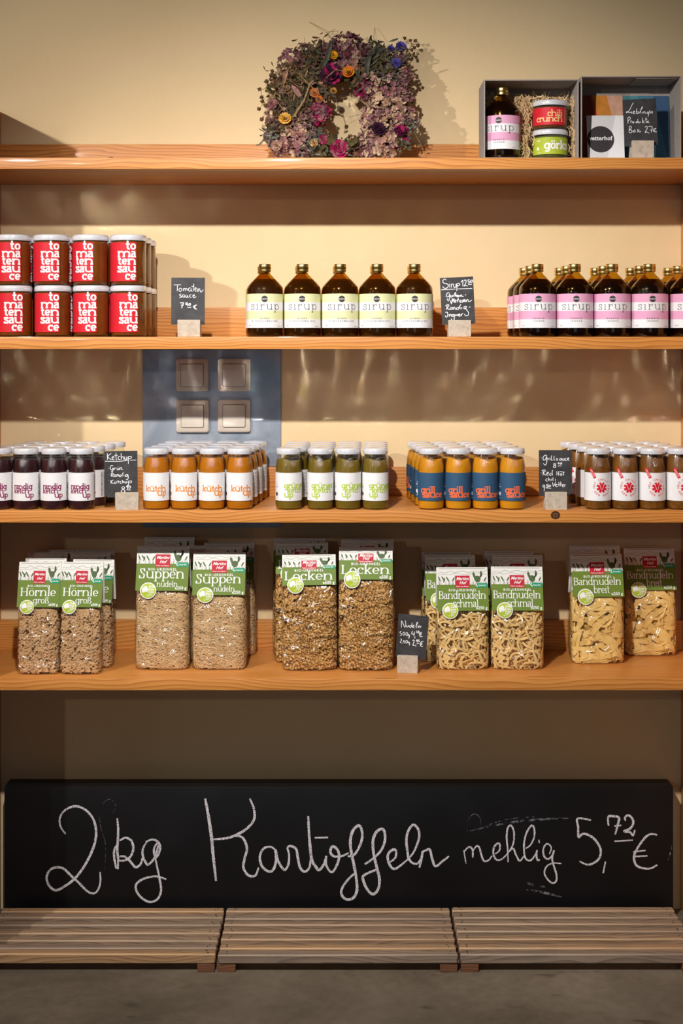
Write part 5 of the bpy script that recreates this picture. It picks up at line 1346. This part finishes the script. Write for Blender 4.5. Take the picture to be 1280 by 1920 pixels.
bd(ZC_, 6.0, '170,455 230,445 290,350 315,250 300,170 270,150 220,200 195,300 205,420 230,540 255,680 260,800 220,875 150,885 105,830 120,760 180,680 235,630|340,535 420,480 500,400 540,300 535,210 505,182 450,220 420,310 430,440 460,570 485,680 475,780 420,835 360,780 320,680 340,640 440,595 475,580')
bd(ZC_, 5.2, '590,515 645,470 650,400 620,390 575,430 570,490 600,560 640,582 700,545 770,485|770,485 830,410 880,280 875,190 825,140 775,200 755,290 765,400 780,480 820,525 870,525 905,470|920,400 905,480 885,570|905,420 950,395 990,390 1010,470 1045,555 1110,510 1180,455')
bd(ZD, 3.9, '112,490 135,635|120,500 165,455 205,480 210,570|210,500 250,445 280,460 300,530 330,605 380,600 420,550|455,530 500,490 505,430 480,415 440,460 435,530 465,590 520,590 590,525|590,525 650,420 658,290 625,218 590,250 578,350 590,480 595,620|600,510 650,470 680,540 720,605 765,555|785,470 840,430 880,340 878,250 850,220 800,290 770,400 770,520 790,585 840,600 890,540 910,485|910,485 905,560 920,600 940,590|930,375 935,412|1045,530 1065,460 1020,418 980,470 985,550 1030,585 1080,540 1095,490 1075,580 1090,650 1120,750 1120,820 1080,848 1020,800 990,730 1020,660 1090,630 1175,635')
bd(ZE, 4.9, '305,178 145,158 150,260 155,380 200,345 260,350 350,410 420,530 400,640 320,700 250,710 165,670|478,675 450,815|515,245 510,140 570,130 640,150 620,250 595,350|585,248 668,240|720,185 710,150 750,118 800,160 810,220 770,280 700,312 770,320 810,360 830,295|585,430 805,418|1098,355 1020,345 950,390 870,500 825,590 825,670 870,735 1000,760 1100,715|810,560 960,540|810,615 980,605')
def smear(z, w, txt): draw(m, txt, bconv(z), w*sB, 'chalk_smear', .0002, YB, .8)
smear(ZD, 4.0, '175,280 600,190 1000,150 1280,140'); smear(ZD, 5.0, '800,845 860,870 1000,890'); smear(ZD, 4.5, '790,920 1000,955 1180,1000'); smear(ZD, 2.0, '330,230 600,150 900,125'); smear(ZD, 1.2, '150,330 150,180 220,95 290,140 290,240')
smear(ZA, 1.2, '620,700 630,480 590,330 580,220 610,120 670,85 715,130 700,190 655,210'); smear(ZE, 3.0, '1230,660 1260,560 1270,480')
m.obj('chalk_writing', board)

# ------------------------------------------------------------------ slatted wooden racks
RACKS = [(-.757, -.2605, 'left slatted wooden rack on the floor'), (-.2555, .2405, 'middle slatted wooden rack on the floor'), (.2460, .7400, 'right slatted wooden rack on the floor')]
for x0, x1, lab in RACKS:
    t = thing('slatted_rack', lab, 'wooden rack', ((x0+x1)/2, -.03, 0), 0, 'slatted racks on the floor'); h = (x1-x0)/2
    for xa, xb in ((-h+.001, -h+.037), (h-.037, h-.001)):
        m = MB(); m.bevel_box(xa, xb, .002, .262, .0002, .0175, 'foot_wood', .001, 1); m.obj('runner', t)
    for k in range(7):
        y0 = .0375*k + random.uniform(-.001, .001); e = random.uniform(-.003, .002)
        m = MB(); dz = random.uniform(-.0022, .0022)
        bm_y1 = y0+.0215+random.uniform(-.002, .001)
        m.bevel_box(-h-e*.4, h+e*.4, y0, bm_y1, .0176, .0368+dz, 'rack_wood', .0026, 1, .0006)
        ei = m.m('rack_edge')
        for fi, fc in enumerate(m.f):        # worn front arris, its bright edge highlight painted in as paler wood
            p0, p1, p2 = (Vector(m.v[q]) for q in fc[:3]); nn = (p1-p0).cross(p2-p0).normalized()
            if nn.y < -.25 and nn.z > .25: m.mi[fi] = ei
        for s in (-1, 1):
            for q in (.3, .7):
                m.lathe([(.0017, 0), (.0017, .0004), (0, .0005)], 'nail_dark', 8, s*(h-.018)+random.uniform(-.004, .004), y0+.0215*q, .0368+dz)
        m.obj('slat', t)
